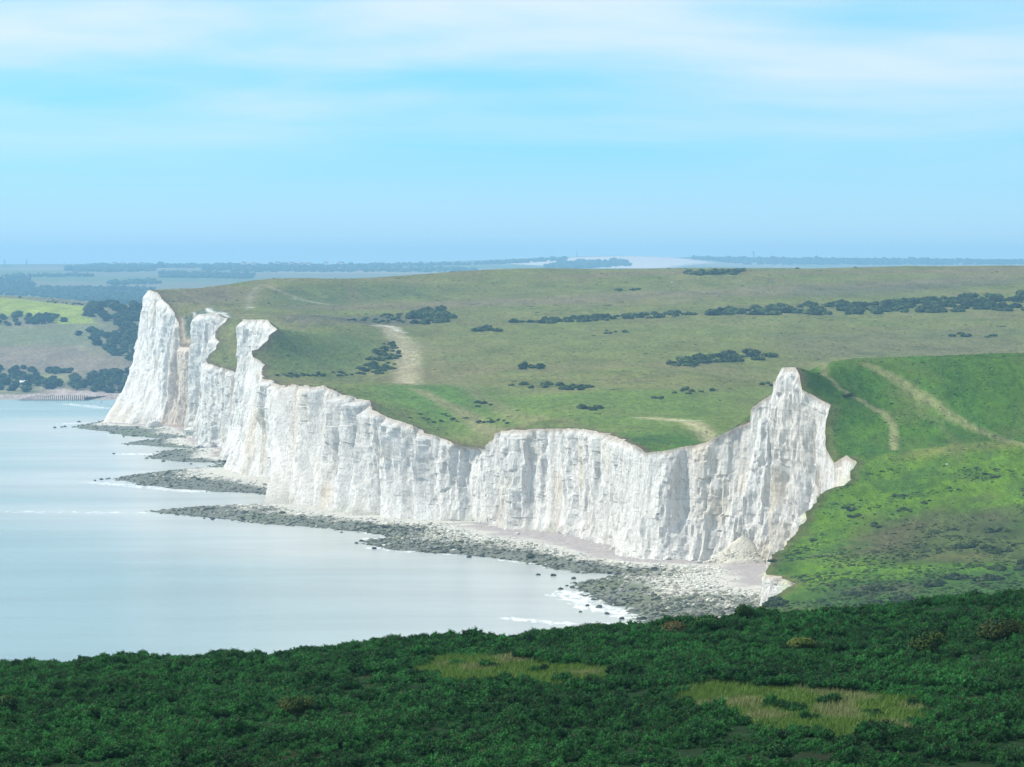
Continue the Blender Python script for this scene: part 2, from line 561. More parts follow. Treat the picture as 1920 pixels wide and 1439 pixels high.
def pl_dist(X, Y, pts):
    """distance from points to a polyline in plan"""
    best = np.full(X.shape, 1e9)
    for a, b in zip(pts[:-1], pts[1:]):
        ax, ay, bx, by = a[0], a[1], b[0], b[1]
        dx, dy = bx - ax, by - ay
        t = np.clip(((X - ax) * dx + (Y - ay) * dy) / (dx * dx + dy * dy + 1e-9), 0, 1)
        best = np.minimum(best, np.hypot(X - ax - t * dx, Y - ay - t * dy))
    return best


def pg_sd(X, Y, pts):
    """signed distance to a polygon in plan, positive inside"""
    d = pl_dist(X, Y, list(pts) + [pts[0]])
    ins = np.zeros(X.shape, bool)
    n = len(pts)
    for i in range(n):
        (ax, ay), (bx, by) = pts[i][:2], pts[(i + 1) % n][:2]
        c = (ay > Y) != (by > Y)
        with np.errstate(divide='ignore', invalid='ignore'):
            xi = (bx - ax) * (Y - ay) / (by - ay + 1e-12) + ax
        ins ^= c & (X < xi)
    return np.where(ins, d, -d)


# ------------------------------------------------------------------ colour of the turf, patch by patch in plan
def blend(col, mask, c, k=1.0):
    m = np.clip(mask * k, 0, 1)[..., None]
    return col * (1 - m) + np.array(c) * m


def paint_land(X, Y, D):
    W1 = fbm(X / 14, Y / 40, 51, 4); W2 = fbm(X / 40, Y / 110, 61, 4); W3 = fbm(X / 5, Y / 16, 71, 3)
    jx, jy = X + 3 * W1, Y + 12 * W1
    c = np.empty(X.shape + (3,)); c[:] = (0.158, 0.168, 0.050)
    c = blend(c, sstep(-0.1, 0.5, W2), (0.182, 0.158, 0.070), 0.8)
    c = blend(c, sstep(0.1, 0.6, W1), (0.120, 0.158, 0.036), 0.6)

    W4 = fbm(X / 22, Y / 45, 77, 5, 0.6)
    c = blend(c, sstep(0.12, 0.42, W4), (0.195, 0.168, 0.080), 0.35)
    c = blend(c, sstep(-0.15, -0.45, W4), (0.105, 0.130, 0.040), 0.4)

    def area(pix, colr, soft=10, k=1.0, wob=1.0):
        pts = [p for p in (at(*q) for q in pix) if p]
        if len(pts) < 3: return 0
        sd = pg_sd(X + 3 * wob * W1 + 1.5 * wob * W3, Y + 14 * wob * W1 + 7 * wob * W3, [(p.x, p.y) for p in pts])
        return sstep(-soft, soft, sd) * k

    def line(pix, width, k=1.0, soft=1.0):
        pts = [p for p in (at(*q) for q in pix) if p]
        d = pl_dist(X + 0.6 * W3, Y + 2.0 * W3, [(p.x, p.y) for p in pts])
        return (1 - sstep(width * (0.5 - 0.35 * soft), width * (0.5 + 0.5 * soft), d)) * k

    # greener floor of the valleys
    for pix, colr, soft, k in [
        ([(640, 740), (800, 800), (915, 840), (1210, 852), (1400, 790), (1440, 730), (1300, 735), (1000, 740), (860, 724), (700, 724)], (0.115, 0.185, 0.030), 30, 0.85),
        ([(900, 690), (1440, 690), (1440, 620), (1000, 600), (850, 640)], (0.148, 0.172, 0.044), 30, 0.7),
        ([(620, 736), (700, 724), (860, 724), (900, 770), (800, 790)], (0.085, 0.175, 0.024), 15, 0.8),
        ([(500, 690), (500, 640), (600, 622), (730, 640), (660, 700), (560, 705)], (0.100, 0.142, 0.034), 12, 0.8),
        ([(390, 680), (400, 640), (430, 605), (450, 620), (450, 695)], (0.120, 0.130, 0.045), 10, 0.8),
        ([(300, 548), (420, 536), (470, 560), (400, 578), (340, 575)], (0.165, 0.135, 0.085), 15, 0.7),
        ([(480, 545), (700, 530), (900, 540), (700, 570), (520, 575)], (0.098, 0.128, 0.042), 20, 0.7),
        ([(520, 575), (900, 575), (1400, 556), (1900, 530), (1900, 510), (1300, 545), (900, 560), (600, 572)], (0.178, 0.148, 0.088), 18, 0.75),
        ([(510, 600), (520, 590), (760, 590), (850, 600), (720, 612), (560, 616)], (0.135, 0.115, 0.080), 14, 0.8),
        ([(560, 600), (700, 590), (760, 600), (700, 608)], (0.075, 0.092, 0.055), 14, 0.7),
        ([(1000, 515), (1500, 500), (1920, 500), (1920, 508), (1400, 512), (1100, 522)], (0.185, 0.142, 0.085), 18, 0.7),
        ([(1100, 590), (1400, 572), (1920, 555), (1920, 546), (1500, 560), (1200, 578), (1000, 592)], (0.150, 0.165, 0.040), 10, 0.85),
        ([(1440, 625), (1920, 610), (1920, 660), (1500, 675)], (0.132, 0.138, 0.062), 20, 0.6),
        ([(1500, 560), (1920, 530), (1920, 522), (1500, 540)], (0.098, 0.112, 0.058), 18, 0.6),
    ]:
        c = blend(c, area(pix, colr, soft), colr, k)
    # near hill above the gap, then the lighter shelf below it
    near = 1 - sstep(1330, 1400, Y)
    c = blend(c, near, (0.056, 0.120, 0.012), 1.0)
    c = blend(c, near * sstep(-0.2, 0.5, W2), (0.058, 0.120, 0.022), 0.6)
    c = blend(c, near * sstep(0.0, 0.6, W3), (0.030, 0.092, 0.014), 0.5)
    c = blend(c, near * sstep(180, 60, X) * 0 + near * sstep(7, 1, D) * (Y > 1225), (0.070, 0.110, 0.020), 0.6)
    shelf = 1 - sstep(1208, 1216, Y + 0.05 * (X - 100) + 2 * W3)
    c = blend(c, shelf, (0.082, 0.155, 0.010), 1.0)
    c = blend(c, shelf * sstep(0.0, 0.5, W2), (0.075, 0.155, 0.014), 0.7)
    c = blend(c, shelf * sstep(-0.1, 0.45, W3), (0.062, 0.125, 0.018), 0.6)
    c = blend(c, shelf * sstep(1196, 1210, Y) * sstep(95, 125, X), (0.165, 0.170, 0.052), 0.75)
    # rough scrubby ground on the lower slope
    for pix, colr, soft, k in [
        ([(1560, 1035), (1640, 985), (1780, 960), (1920, 945), (1990, 1060), (1800, 1060), (1640, 1050)], (0.058, 0.072, 0.026), 9, 0.85),
        ([(1600, 1010), (1660, 990), (1740, 990), (1700, 1030), (1620, 1035)], (0.085, 0.068, 0.040), 8, 0.6),
        ([(1750, 975), (1920, 955), (1990, 1000), (1800, 1005)], (0.050, 0.062, 0.026), 8, 0.7),
        ([(1440, 1140), (1560, 1095), (1700, 1085), (1990, 1070), (1990, 1160), (1500, 1160)], (0.042, 0.090, 0.018), 10, 0.9),
        ([(1575, 1112), (1640, 1098), (1720, 1098), (1700, 1118), (1600, 1122)], (0.075, 0.072, 0.042), 6, 0.8),
        ([(1745, 1040), (1850, 1030), (1840, 1042), (1760, 1048)], (0.125, 0.110, 0.048), 5, 0.7),
        ([(1700, 1080), (1800, 1062), (1900, 1055), (1900, 1070), (1760, 1090)], (0.060, 0.130, 0.012), 6, 0.7),
    ]:
        c = blend(c, area(pix, colr, soft), colr, k)
    c = blend(c, shelf * sstep(0.25, 0.6, W3) * sstep(0.0, 0.4, fbm(X / 30, Y / 30, 91, 3)) * sstep(1190, 1120, Y), (0.045, 0.060, 0.022), 0.8)
    c = blend(c, near * sstep(0.15, 0.4, W4), (0.085, 0.105, 0.030), 0.45)
    c = blend(c, near * sstep(-0.15, -0.4, W4), (0.036, 0.085, 0.014), 0.6)
    # worn tracks
    TR = (0.225, 0.220, 0.105)
    for pix, w, k, colr in [
        ([(1537, 686), (1545, 705), (1570, 725), (1620, 752), (1655, 775), (1676, 800), (1678, 842)], 1.9, 0.8, TR),
        ([(1625, 682), (1680, 710), (1740, 750), (1790, 785), (1850, 815), (1900, 830), (1990, 840)], 3.4, 0.65, TR),
        ([(1690, 735), (1760, 790), (1800, 838)], 2.0, 0.3, (0.14, 0.14, 0.06)),
        ([(1840, 690), (1890, 760), (1920, 790)], 1.6, 0.25, (0.03, 0.08, 0.016)),
        ([(720, 610), (748, 640), (762, 680), (760, 720)], 7.5, 0.95, (0.34, 0.30, 0.19)),
        ([(735, 612), (780, 650), (776, 690), (770, 720)], 5.5, 0.8, (0.33, 0.30, 0.18)),
        ([(752, 660), (755, 680), (738, 712)], 1.4, 0.7, (0.25, 0.21, 0.14)),
        ([(780, 730), (860, 770), (980, 797)], 6.0, 0.75, (0.235, 0.210, 0.105)),
        ([(800, 640), (860, 720), (960, 780), (1080, 800)], 6.0, 0.6, (0.205, 0.195, 0.085)),
        ([(1210, 783), (1290, 790), (1390, 802)], 6.5, 0.95, (0.34, 0.32, 0.17)),
        ([(1260, 788), (1310, 789)], 2.0, 0.8, (0.55, 0.53, 0.45)),
        ([(490, 533), (560, 560), (612, 570)], 3.0, 0.7, (0.30, 0.26, 0.20)),
        ([(545, 560), (580, 566), (612, 571)], 1.4, 0.9, (0.62, 0.60, 0.55)),
        ([(486, 536), (470, 555), (463, 580)], 3.0, 0.6, (0.30, 0.27, 0.20)),
        ([(335, 545), (380, 570), (410, 584)], 2.4, 0.4, (0.24, 0.21, 0.15)),
        ([(466, 577), (476, 577)], 2.6, 0.9, (0.62, 0.60, 0.56)),
        ([(424, 620), (436, 660), (430, 695)], 3.4, 0.5, (0.185, 0.165, 0.065)),
        ([(700, 611), (735, 612), (752, 624)], 3.0, 0.85, (0.60, 0.56, 0.50)),
        ([(455, 590), (520, 590)], 3.5, 0.5, (0.30, 0.24, 0.19)),
        ([(700, 560), (760, 545), (860, 535)], 1.2, 0.6, (0.05, 0.06, 0.035)),
        ([(560, 545), (600, 560), (640, 568), (900, 558), (1060, 545), (1260, 533), (1500, 515)], 1.5, 0.55, (0.055, 0.065, 0.04)),
        ([(1660, 512), (1720, 506), (1800, 502), (1850, 501)], 2.0, 0.8, (0.05, 0.05, 0.035)),
        ([(655, 530), (672, 570)], 6.0, 0.5, (0.19, 0.155, 0.085)),
        ([(600, 530), (622, 568)], 2.0, 0.4, (0.055, 0.075, 0.035)),
    ]:
        c = blend(c, line(pix, w), colr, k)
    # grey-green hanging scree in the gully by the last headland
    gul = sstep(2318, 2330, Y) * (1 - sstep(2384, 2392, Y)) * (1 - sstep(16, 24, D))
    c = blend(c, gul, (0.115, 0.135, 0.085), 1.0)
    c = blend(c, gul * sstep(4.0, 2.5, D), (0.48, 0.40, 0.30), 0.9)
    c = blend(c, gul * sstep(1.2, 0.4, np.abs(D - 9 - 1.5 * W3)), (0.55, 0.53, 0.47), 0.8)
    c = blend(c, gul * sstep(2.0, 0.8, np.abs(D - 17 - 1.5 * W3)), (0.66, 0.65, 0.60), 0.9)
    # bare soil along the cliff edge
    edge = 1 - sstep(0.8, 3.2 + 1.5 * W3, D + 0.8 * W3)
    c = blend(c, edge, (0.125, 0.088, 0.060), 0.75)
    c = blend(c, edge * (Y < 1260), (0.080, 0.105, 0.025), 0.8)
    c = c * (1 - 0.14 * sstep(1340, 1400, Y))[..., None]
    return np.clip(c, 0.004, 1)


land_C = paint_land(LX, LY, DIST)
downs = mesh_np('downs', land_V, land_Q, M['turf'], True, land_C.reshape(-1, 3))
tag(downs, 'rolling grass downland behind the white cliffs', 'hill', kind='structure')

# ------------------------------------------------------------------ the chalk faces
NV = 84
vv = np.linspace(0, 1, NV) ** 0.95
Hc = (C[:, 2] - B[:, 2])
flare = 0.55 + 0.45 * vn(S / 13, 1.5, 21)
hfrac = 0.42 * vv[None] + 0.58 * (vv[None] ** (3.0 + 2.5 * (1 - flare[:, None])))
hfrac *= np.where(vv < 0.999, 1, 1)[None]
CX = C[:, 0][:, None] * (1 - hfrac) + B[:, 0][:, None] * hfrac
CY = C[:, 1][:, None] * (1 - hfrac) + B[:, 1][:, None] * hfrac
CZ = C[:, 2][:, None] * (1 - vv) + B[:, 2][:, None] * vv
Sg = np.repeat(S[:, None], NV, 1)
warp = 1.6 * vn(Sg / 14, CZ / 16, 13)
ridge = lambda x, y, sd: 1 - 2 * np.abs(vn(x, y, sd))
hscale = np.clip(Hc / 40, 0.35, 1.2)[:, None]
fz = np.interp(Sg + 0.10 * (CZ - 30) + warp * 1.2, fs, fv)
famp = np.interp(C[:, 1], [1150, 1165, 1296, 1312, 1470, 1490, 1780, 1880, 2010, 2040, 2290, 2310], [0.5, 0.30, 0.30, 0.8, 0.8, 1.45, 1.3, 0.2, 0.2, 0.6, 0.4, 0.4])[:, None]
disp = (4.2 * famp * fz + 1.3 * ridge((Sg + warp) / 15, CZ / 120, 14) + 0.95 * ridge((Sg + warp) / 6.0, CZ / 60, 15)) * hscale
disp += 0.75 * ridge((Sg + warp) / 3.4, CZ / 26, 16) + 0.30 * vn(Sg / 1.9, CZ / 4.0, 17) + 0.22 * vn(Sg / 0.9, CZ / 2.0, 18)


def blocks(u_, z_, cu, cz, sd):
    """jointed chalk: ledges and blocks with sharp steps"""
    row = np.floor(z_ / cz + 0.35 * vn(u_ / 9, z_ / 9, sd + 1))
    colm = np.floor(u_ / cu + 0.5 * _hash(row, row * 0, sd) + 0.3 * vn(z_ / 5, u_ / 7, sd + 2))
    return _hash(colm, row, sd) * 2 - 1


disp += 0.40 * blocks(Sg, CZ, 3.2, 16.0, 24) + 0.34 * blocks(Sg, CZ, 1.6, 5.5, 27) + 0.20 * blocks(Sg, CZ, 0.9, 2.0, 29)
# slabs that have broken away leave flat scars
scar = sstep(0.15, 0.40, fbm(Sg / 22, CZ / 60, 19, 2))
disp = disp * (1 - 0.55 * scar) - 0.8 * scar * hscale
# rubble apron at the foot
foot = sstep(0.80, 1.0, vv)[None] * np.clip(0.5 + vn(S / 6, 3.5, 22), 0, 1)[:, None]
disp += foot * (1.6 + 1.2 * vn(Sg / 2.0, CZ / 2.0, 23))
# sea-worn cleft beside the flat-topped block
disp -= 9.0 * np.exp(-((C[:, 1][:, None] - 1477.0) / 1.6) ** 2) * sstep(0.45, 0.75, vv)[None]
w = sstep(0.0, 0.06, vv)[None]
CX += NRM[:, 0][:, None] * disp * w
CY += NRM[:, 1][:, None] * disp * w
ch_V = np.stack([CX, CY, CZ], -1)
# natural tints: rusty run-off, soil at the lip, algae at the foot
hh = CZ - B[:, 2][:, None]
tc = np.ones((ns, NV, 3))
stain = sstep(0.12, 0.45, fbm(Sg / 26, CZ / 55, 41, 3)) * sstep(0.9, 0.35, vv)[None] * 0 + sstep(0.2, 0.5, fbm(Sg / 30, CZ / 40, 41, 3))
tc = blend(tc, stain, (0.90, 0.86, 0.80), 0.5)
rust = sstep(0.30, 0.55, fbm(Sg / 12, CZ / 24, 43, 3))
tc = blend(tc, rust, (0.88, 0.78, 0.62), 0.5)
lip = (1 - sstep(0.4, 1.6, (C[:, 2][:, None] - CZ) + 0.5 * vn(Sg / 2, CZ / 3, 45)))
tc = blend(tc, lip, (0.62, 0.52, 0.42), 0.7)
alg = (1 - sstep(1.5, 6.5, hh + 2.0 * vn(Sg / 5, CZ / 5, 46))) * sstep(-0.1, 0.4, vn(S / 40, 9.5, 47))[:, None]
tc = blend(tc, alg, (0.55, 0.56, 0.46), 0.45)
gullyred = (sstep(2316, 2330, CY) * (1 - sstep(2380, 2390, CY)))
tc = blend(tc, gullyred, (0.84, 0.72, 0.60), 0.75)
slot = np.exp(-((CY - 2052) / 7) ** 2)
tc = blend(tc, slot, (0.74, 0.60, 0.55), 0.7)
greenlow = (CY < 1215)
tc = blend(tc, greenlow * sstep(0.0, 0.5, fbm(Sg / 5, CZ / 9, 48, 3)), (0.80, 0.92, 0.60), 0.6)
for (nm, a, b, lab) in [
    ('chalk_cliff', 880, 1160, 'low chalk bank under the bright grass shelf'),
    ('chalk_cliff', 1160, 1303.5, 'tall white chalk face rising to a pinnacle below the footpath'),
    ('chalk_cliff', 1303.5, 1466, 'flat-topped white chalk block with a dark cleft at one end'),
    ('chalk_cliff', 1466, 1790, 'long chalk wall with pale blue slabs and buttresses below the track'),
    ('chalk_cliff', 1790, 2022, 'narrow chalk headland with a square flat slab near its top'),
    ('chalk_cliff', 2022, 2300, 'chalk headland with a hollow edge beside the reddish gully'),
    ('chalk_cliff', 2300, 3700, 'tallest chalk headland standing over the river mouth'),
]:
    i0 = max(int(np.searchsorted(C[:, 1], a)) - 1, 0); i1 = min(int(np.searchsorted(C[:, 1], b)) + 1, ns)
    if b < 3600: i1 = int(np.searchsorted(C[:, 1], b))
    if a > 881: i0 = int(np.searchsorted(C[:, 1], a)) - 1
    o = mesh_np(nm, ch_V[i0:i1].reshape(-1, 3), grid_quads(i1 - i0, NV)[:, ::-1], M['chalk'], False, tc[i0:i1].reshape(-1, 3))
    tag(o, lab, 'cliff', 'chalk cliffs along the coast', 'structure')

# ------------------------------------------------------------------ beach and tidal ledges
SHORE_PX = [(1150, 1260), (1210, 1172), (1180, 1142), (1120, 1122), (1072, 1096), (1120, 1088), (1165, 1080), (1085, 1072), (1010, 1060), (945, 1048),
            (860, 1040), (780, 1034), (712, 1026), (690, 1016), (740, 1009), (690, 998), (620, 992), (530, 985), (440, 976), (340, 966), (275, 960), (400, 954),
            (470, 952), (525, 946), (548, 936), (523, 930), (482, 925), (372, 920), (280, 911), (214, 899), (241, 893), (299, 886), (418, 881), (397, 875), (420, 868),
            (326, 865), (276, 858), (310, 846), (361, 846), (372, 841), (315, 839), (233, 833), (257, 829), (326, 827), (322, 824), (235, 817), (196, 809), (138, 802), (150, 798), (204, 790)]
shore = [G(*p)[:2] for p in SHORE_PX] + [(-226, 2470), (-150, 2480), (-90, 2250), (-60, 2000), (-20, 1720), (40, 1500), (70, 1380), (120, 1310), (120, 1100), (90, 950), (70, 860), (40, 880)]
bx = np.arange(-330, 126, 1.9); by = np.arange(870, 2490, 2.4)
BX, BY = np.meshgrid(bx, by, indexing='ij')
jw = 2.6 * fbm(BX / 9, BY / 14, 81, 4)
SD = pg_sd(BX + jw, BY + 2.2 * jw, shore)


def beach_h(sd, x, y):
    z = np.where(sd > 0, 3.0 * (1 - np.exp(-sd / 16.0)), np.maximum(sd * 0.09, -2.0))
    return z + 0.28 * fbm(x / 5, y / 7, 83, 4) * sstep(-6, 3, sd)


BZ = beach_h(SD, BX, BY)
foot_d = pl_dist(BX, BY, B[C[:, 1] > 1185][::12, :2].tolist())
N1 = fbm(BX / 7, BY / 12, 85, 4); N2 = fbm(BX / 22, BY / 40, 86, 3)
bc = np.empty(BX.shape + (3,)); bc[:] = (0.56, 0.54, 0.48)                  # pale rubble
near_beach = BY < 1470
TR_ = np.clip(SD, 0, None) / (np.clip(SD, 0, None) + foot_d + 0.5) + 0.17 * (1 - sstep(1400, 1500, BY)) * sstep(4, 16, SD)
shin = sstep(0.76, 0.86, TR_ + 0.12 * N1 + 0.05 * N2)
bc = blend(bc, shin * near_beach, (0.37, 0.325, 0.325), 0.85)                  # grey-lilac flint shingle
bc = blend(bc, shin * (BY > 2000), (0.37, 0.29, 0.27), 0.9)
wet = 1 - sstep(0.36, 0.60, TR_ + 0.22 * N1 + 0.10 * N2)
bc = blend(bc, wet, (0.125, 0.135, 0.105), 0.92)                             # weed-covered ledge
bc = blend(bc, wet * sstep(0.1, 0.5, N2), (0.14, 0.165, 0.075), 0.6)
bc = blend(bc, (1 - sstep(-1, 2.5, SD)), (0.075, 0.085, 0.075), 0.8)
beach = mesh_np('beach', np.stack([BX, BY, BZ], -1), grid_quads(len(bx), len(by))[:, ::-1], M['beach'], True, bc.reshape(-1, 3))
tag(beach, 'shingle beach and weedy tidal ledges below the cliffs', 'beach', kind='structure')
beach_bvh = BVHTree.FromPolygons(np.stack([BX, BY, BZ], -1).reshape(-1, 3).tolist(), grid_quads(len(bx), len(by)).tolist())

# ------------------------------------------------------------------ sea
sx_ = np.concatenate([np.linspace(-5200, -420, 30), np.arange(-410, 130, 4.0), np.linspace(140, 900, 12)])
sy_ = np.concatenate([np.linspace(-150, 960, 24), np.arange(966, 2500, 4.0), np.arange(2506, 3000, 8.0), np.linspace(3010, 3800, 6)])
SX, SY = np.meshgrid(sx_, sy_, indexing='ij')
SZ = 0.05 * fbm(SX / 9, SY / 7, 101, 3) * ((SY > 960) & (SY < 2500))
sdw = pg_sd(SX, SY, shore)
sc = np.empty(SX.shape + (4,)); sc[..., :3] = (0.17, 0.275, 0.29); sc[..., 3] = 0
far_t = sstep(1100, 2600, SY)
sc[..., :3] = blend(sc[..., :3], far_t, (0.20, 0.33, 0.335), 1)
milk = sstep(-130, -4, sdw) * 0.85
sc[..., :3] = blend(sc[..., :3], milk, (0.44, 0.45, 0.43), 1)
NF = fbm(SX / 30, SY / 60, 103, 3)
foam = sstep(-9, -1, sdw) * sstep(-0.25, 0.35, NF)
for pix, wd, k in [([(960, 1160), (1060, 1170), (1190, 1168)], 9, 1.0), ([(1060, 1110), (1120, 1140), (1190, 1158)], 12, 1.0), ([(690, 1010), (700, 1028), (760, 1035)], 8, 0.9),
                   ([(940, 1050), (1010, 1058)], 8, 0.9), ([(0, 960), (150, 961), (260, 962)], 16, 0.75), ([(180, 905), (280, 914), (360, 922)], 14, 0.95), ([(240, 852), (290, 852)], 16, 1.0),
                   ([(130, 795), (190, 792)], 18, 0.9), ([(130, 758), (165, 762), (195, 766)], 16, 0.95), ([(60, 753), (110, 756)], 12, 0.6)]:
    d = pl_dist(SX, SY, [G(*p)[:2] for p in pix])
    foam = np.maximum(foam, (1 - sstep(wd * 0.2, wd, d)) * k)
sc[..., 3] = foam
sea = mesh_np('sea', np.stack([SX, SY, SZ], -1), grid_quads(len(sx_), len(sy_))[:, ::-1], M['sea'], True, sc.reshape(-1, 4))
tag(sea, 'calm milky turquoise sea', 'sea', kind='structure')

# ------------------------------------------------------------------ country beyond the river mouth
FARP = [P(*a) for a in [
    (-400, 752, 2910), (0, 750, 2915), (120, 750, 2915), (200, 752, 2905), (300, 750, 2915),
    (-400, 740, 2960), (0, 738, 2970), (120, 738, 2965), (250, 738, 2960),
    (-400, 715, 3060), (0, 712, 3080), (120, 708, 3090), (250, 705, 3100),
    (-400, 690, 3160), (0, 685, 3190), (120, 682, 3200), (250, 678, 3210),
    (-400, 650, 3330), (0, 645, 3360), (120, 640, 3370), (250, 636, 3380),
    (-400, 610, 3540), (0, 606, 3560), (120, 604, 3560), (250, 604, 3550),
    (-400, 570, 3760), (0, 570, 3760), (120, 578, 3690), (250, 585, 3640),
    (-400, 545, 3900), (0, 556, 3870), (120, 568, 3790), (170, 574, 3740), (250, 576, 3720),
    (-600, 550, 5300), (0, 552, 5200), (260, 560, 5100), (500, 560, 5100), (0, 535, 5800), (260, 535, 5800), (600, 540, 5700), (-600, 535, 5800),
    (0, 521, 6500), (260, 523, 6500), (600, 530, 6300), (900, 530, 6300), (-600, 520, 6500),
    (0, 509, 7600), (260, 509, 7600), (600, 512, 7500), (900, 512, 7500),
    (-600, 498, 9300), (0, 498, 9300), (60, 496, 9400), (150, 499, 9300), (230, 497, 9400), (400, 499, 9300), (600, 499, 9300), (760, 499, 9300), (900, 493, 9500), (1000, 487, 9800),
    (1080, 482, 10200), (1170, 480, 10400), (1260, 483, 10500), (1350, 494, 10300), (1420, 500, 9800), (1080, 500, 9000), (1250, 505, 9000),
    (1300, 482, 12000), (1420, 485, 12000), (1600, 486, 12000), (1800, 488, 12000), (1950, 490, 12000), (2300, 488, 12000),
]] + [(-600, 4300, 38), (-400, 4300, 36), (-250, 4300, 34), (0, 4300, 30), (-800, 4700, 40), (-300, 4700, 42), (300, 4500, 40), (900, 5000, 60), (1200, 6000, 60), (1500, 8000, 70),
      (0, 3200, 2), (0, 3600, 10), (300, 3600, 20), (-1500, 3500, 60), (-1500, 4500, 60), (-2000, 9000, 90), (-1500, 12500, 70), (0, 11500, 70), (0, 13500, 50), (1500, 13500, 60), (2400, 13500, 60), (-2400, 13500, 50), (2400, 9000, 70)]
FARP = np.array(FARP, float)
FS = 1.4                                     # the plateau starts well inland
_f = np.where(FARP[:, 1] > 4800, FS, 1.0)
_z = EYE + (FARP[:, 2] - EYE) * _f
FARP = np.stack([FARP[:, 0] * _f, FARP[:, 1] * _f, _z], 1)
far_h = RBF(FARP, 180, 360, 0.5)
fx = np.concatenate([np.linspace(-3600, -760, 60), np.linspace(-745, 60, 200), np.linspace(80, 3600, 150)])
fy = np.concatenate([np.linspace(2895, 4000, 260), np.linspace(4020, 7000, 150), np.linspace(7040, 19400, 260)])
FX, FY = np.meshgrid(fx, fy, indexing='ij')
FZ = far_h(FX, FY) + (0.9 * fbm(FX / 60, FY / 120, 111, 3)) * sstep(2950, 3100, FY)
FZ = np.where((FX > -215) & (FY < 3560), np.minimum(FZ, 3.0), FZ)
FZ[:, 0] = -2.5
far_Q = grid_quads(len(fx), len(fy))
far_bvh = BVHTree.FromPolygons(np.stack([FX, FY, FZ], -1).reshape(-1, 3).tolist(), far_Q.tolist())


def far_at(px, py): return at(px, py, far_bvh)


def paint_far(X, Y):
    W1 = fbm(X / 40, Y / 120, 121, 4); W3 = fbm(X / 9, Y / 26, 123, 3)
    c = np.empty(X.shape + (3,)); c[:] = (0.150, 0.150, 0.085)
    c = blend(c, sstep(-0.1, 0.5, W1), (0.180, 0.150, 0.105), 0.8)

    def area(pix, soft, wob=1.0):
        pts = [p for p in (far_at(*q) for q in pix) if p]
        if len(pts) < 3: return np.zeros(X.shape)
        return sstep(-soft, soft, pg_sd(X + 2 * wob * W3, Y + 6 * wob * W3, [(p.x, p.y) for p in pts]))
    for pix, colr, soft, k in [
        ([(-200, 556), (0, 558), (170, 575), (160, 590), (185, 608), (120, 608), (60, 595), (-200, 590)], (0.225, 0.270, 0.045), 4, 1.0),
        ([(-200, 610), (130, 612), (150, 640), (0, 650), (-200, 650)], (0.150, 0.165, 0.075), 30, 0.8),
        ([(-200, 650), (150, 650), (240, 672), (240, 698), (-200, 690)], (0.205, 0.165, 0.120), 25, 0.9),
        ([(50, 702), (130, 702), (130, 718), (70, 716)], (0.180, 0.185, 0.070), 8, 0.9),
        ([(85, 726), (150, 733), (240, 738), (240, 748), (80, 744), (90, 735)], (0.36, 0.30, 0.27), 6, 1.0),
        ([(-100, 728), (30, 724), (40, 735), (-100, 740)], (0.22, 0.21, 0.12), 8, 0.9),
    ]:
        c = blend(c, area(pix, soft), colr, k)
    b = 1 - sstep(2950, 2972, Y + 6 * W3)
    c = blend(c, b, (0.34, 0.29, 0.27), 1.0)
    # arable strips on the distant plateau
    strip = np.floor(X / 520 + 0.25 * np.sin(Y / 700)) * 7 + np.floor(Y / 850 + 0.2 * np.sin(X / 400)) * 13
    h = _hash(strip, strip * 0 + 3, 5)
    fcol = np.where((h < 0.33)[..., None], (0.17, 0.16, 0.10), np.where((h < 0.66)[..., None], (0.12, 0.15, 0.065), (0.25, 0.21, 0.14)))
    f = sstep(4800, 5600, Y)
    c = c * (1 - f[..., None]) + fcol * f[..., None]
    pale = area([(930, 494), (1000, 488), (1080, 482.5), (1170, 480.5), (1260, 483.5), (1340, 493), (1250, 503), (1100, 503)], 30)
    c = blend(c, pale, (0.62, 0.52, 0.46), 1.0)
    c = blend(c, sstep(15300, 15600, Y), (0.05, 0.075, 0.04), 1.0)
    return np.clip(c, 0.004, 1)


far = mesh_np('far_hills', np.stack([FX, FY, FZ], -1), far_Q[:, ::-1], M['turf'], True, paint_far(FX, FY).reshape(-1, 3))
tag(far, 'hazy blue fields and hills beyond the river mouth', 'hill', kind='structure')

# ------------------------------------------------------------------ the hill the camera stands on
CREST = [(-300, 1250), (0, 1236), (200, 1226), (380, 1219), (600, 1209), (690, 1200), (960, 1186), (1090, 1176), (1250, 1165), (1400, 1151), (1480, 1147), (1600, 1138), (1700, 1135), (1800, 1122), (1920, 1114), (2300, 1085)]
CRX = np.array([(p[0] - 960) * 220 / F for p in CREST]); CRZ = np.array([EYE - (p[1] - HZ) * 220 / F for p in CREST])
BUSH = 0.72


def hill_h(X, Y):
    zc_ = np.interp(X, CRX, CRZ) - BUSH
    z140 = EYE - 950.0 * 140 / F - BUSH + 0.010 * X
    t = (Y - 140) / 80.0
    z = z140 + (zc_ - z140) * t - 0.00004 * 0 * t
    z = z + 0.9 * 4 * 0.25 * (t * (1 - t)) * 1.2                      # slightly convex
    beyond = np.clip(Y - 224, 0, None)
    z = z - 0.11 * (np.sqrt(np.minimum(beyond, 250) ** 2 + 81) - 9) - 0.00055 * beyond ** 2 * (beyond < 250) - np.where(beyond >= 250, 0.00055 * 250 ** 2 + 0.16 * (beyond - 250), 0) * 0.9
    front = np.clip(140 - Y, 0, None)
    z = z + 0.022 * front
    z = np.minimum(z, EYE - 1.5 - 0.012 * np.clip(Y, 0, None) - 0.00075 * np.clip(Y, 0, 100) ** 2)
    return np.maximum(z + 0.25 * fbm(X / 7, Y / 9, 131, 3), 8.0)


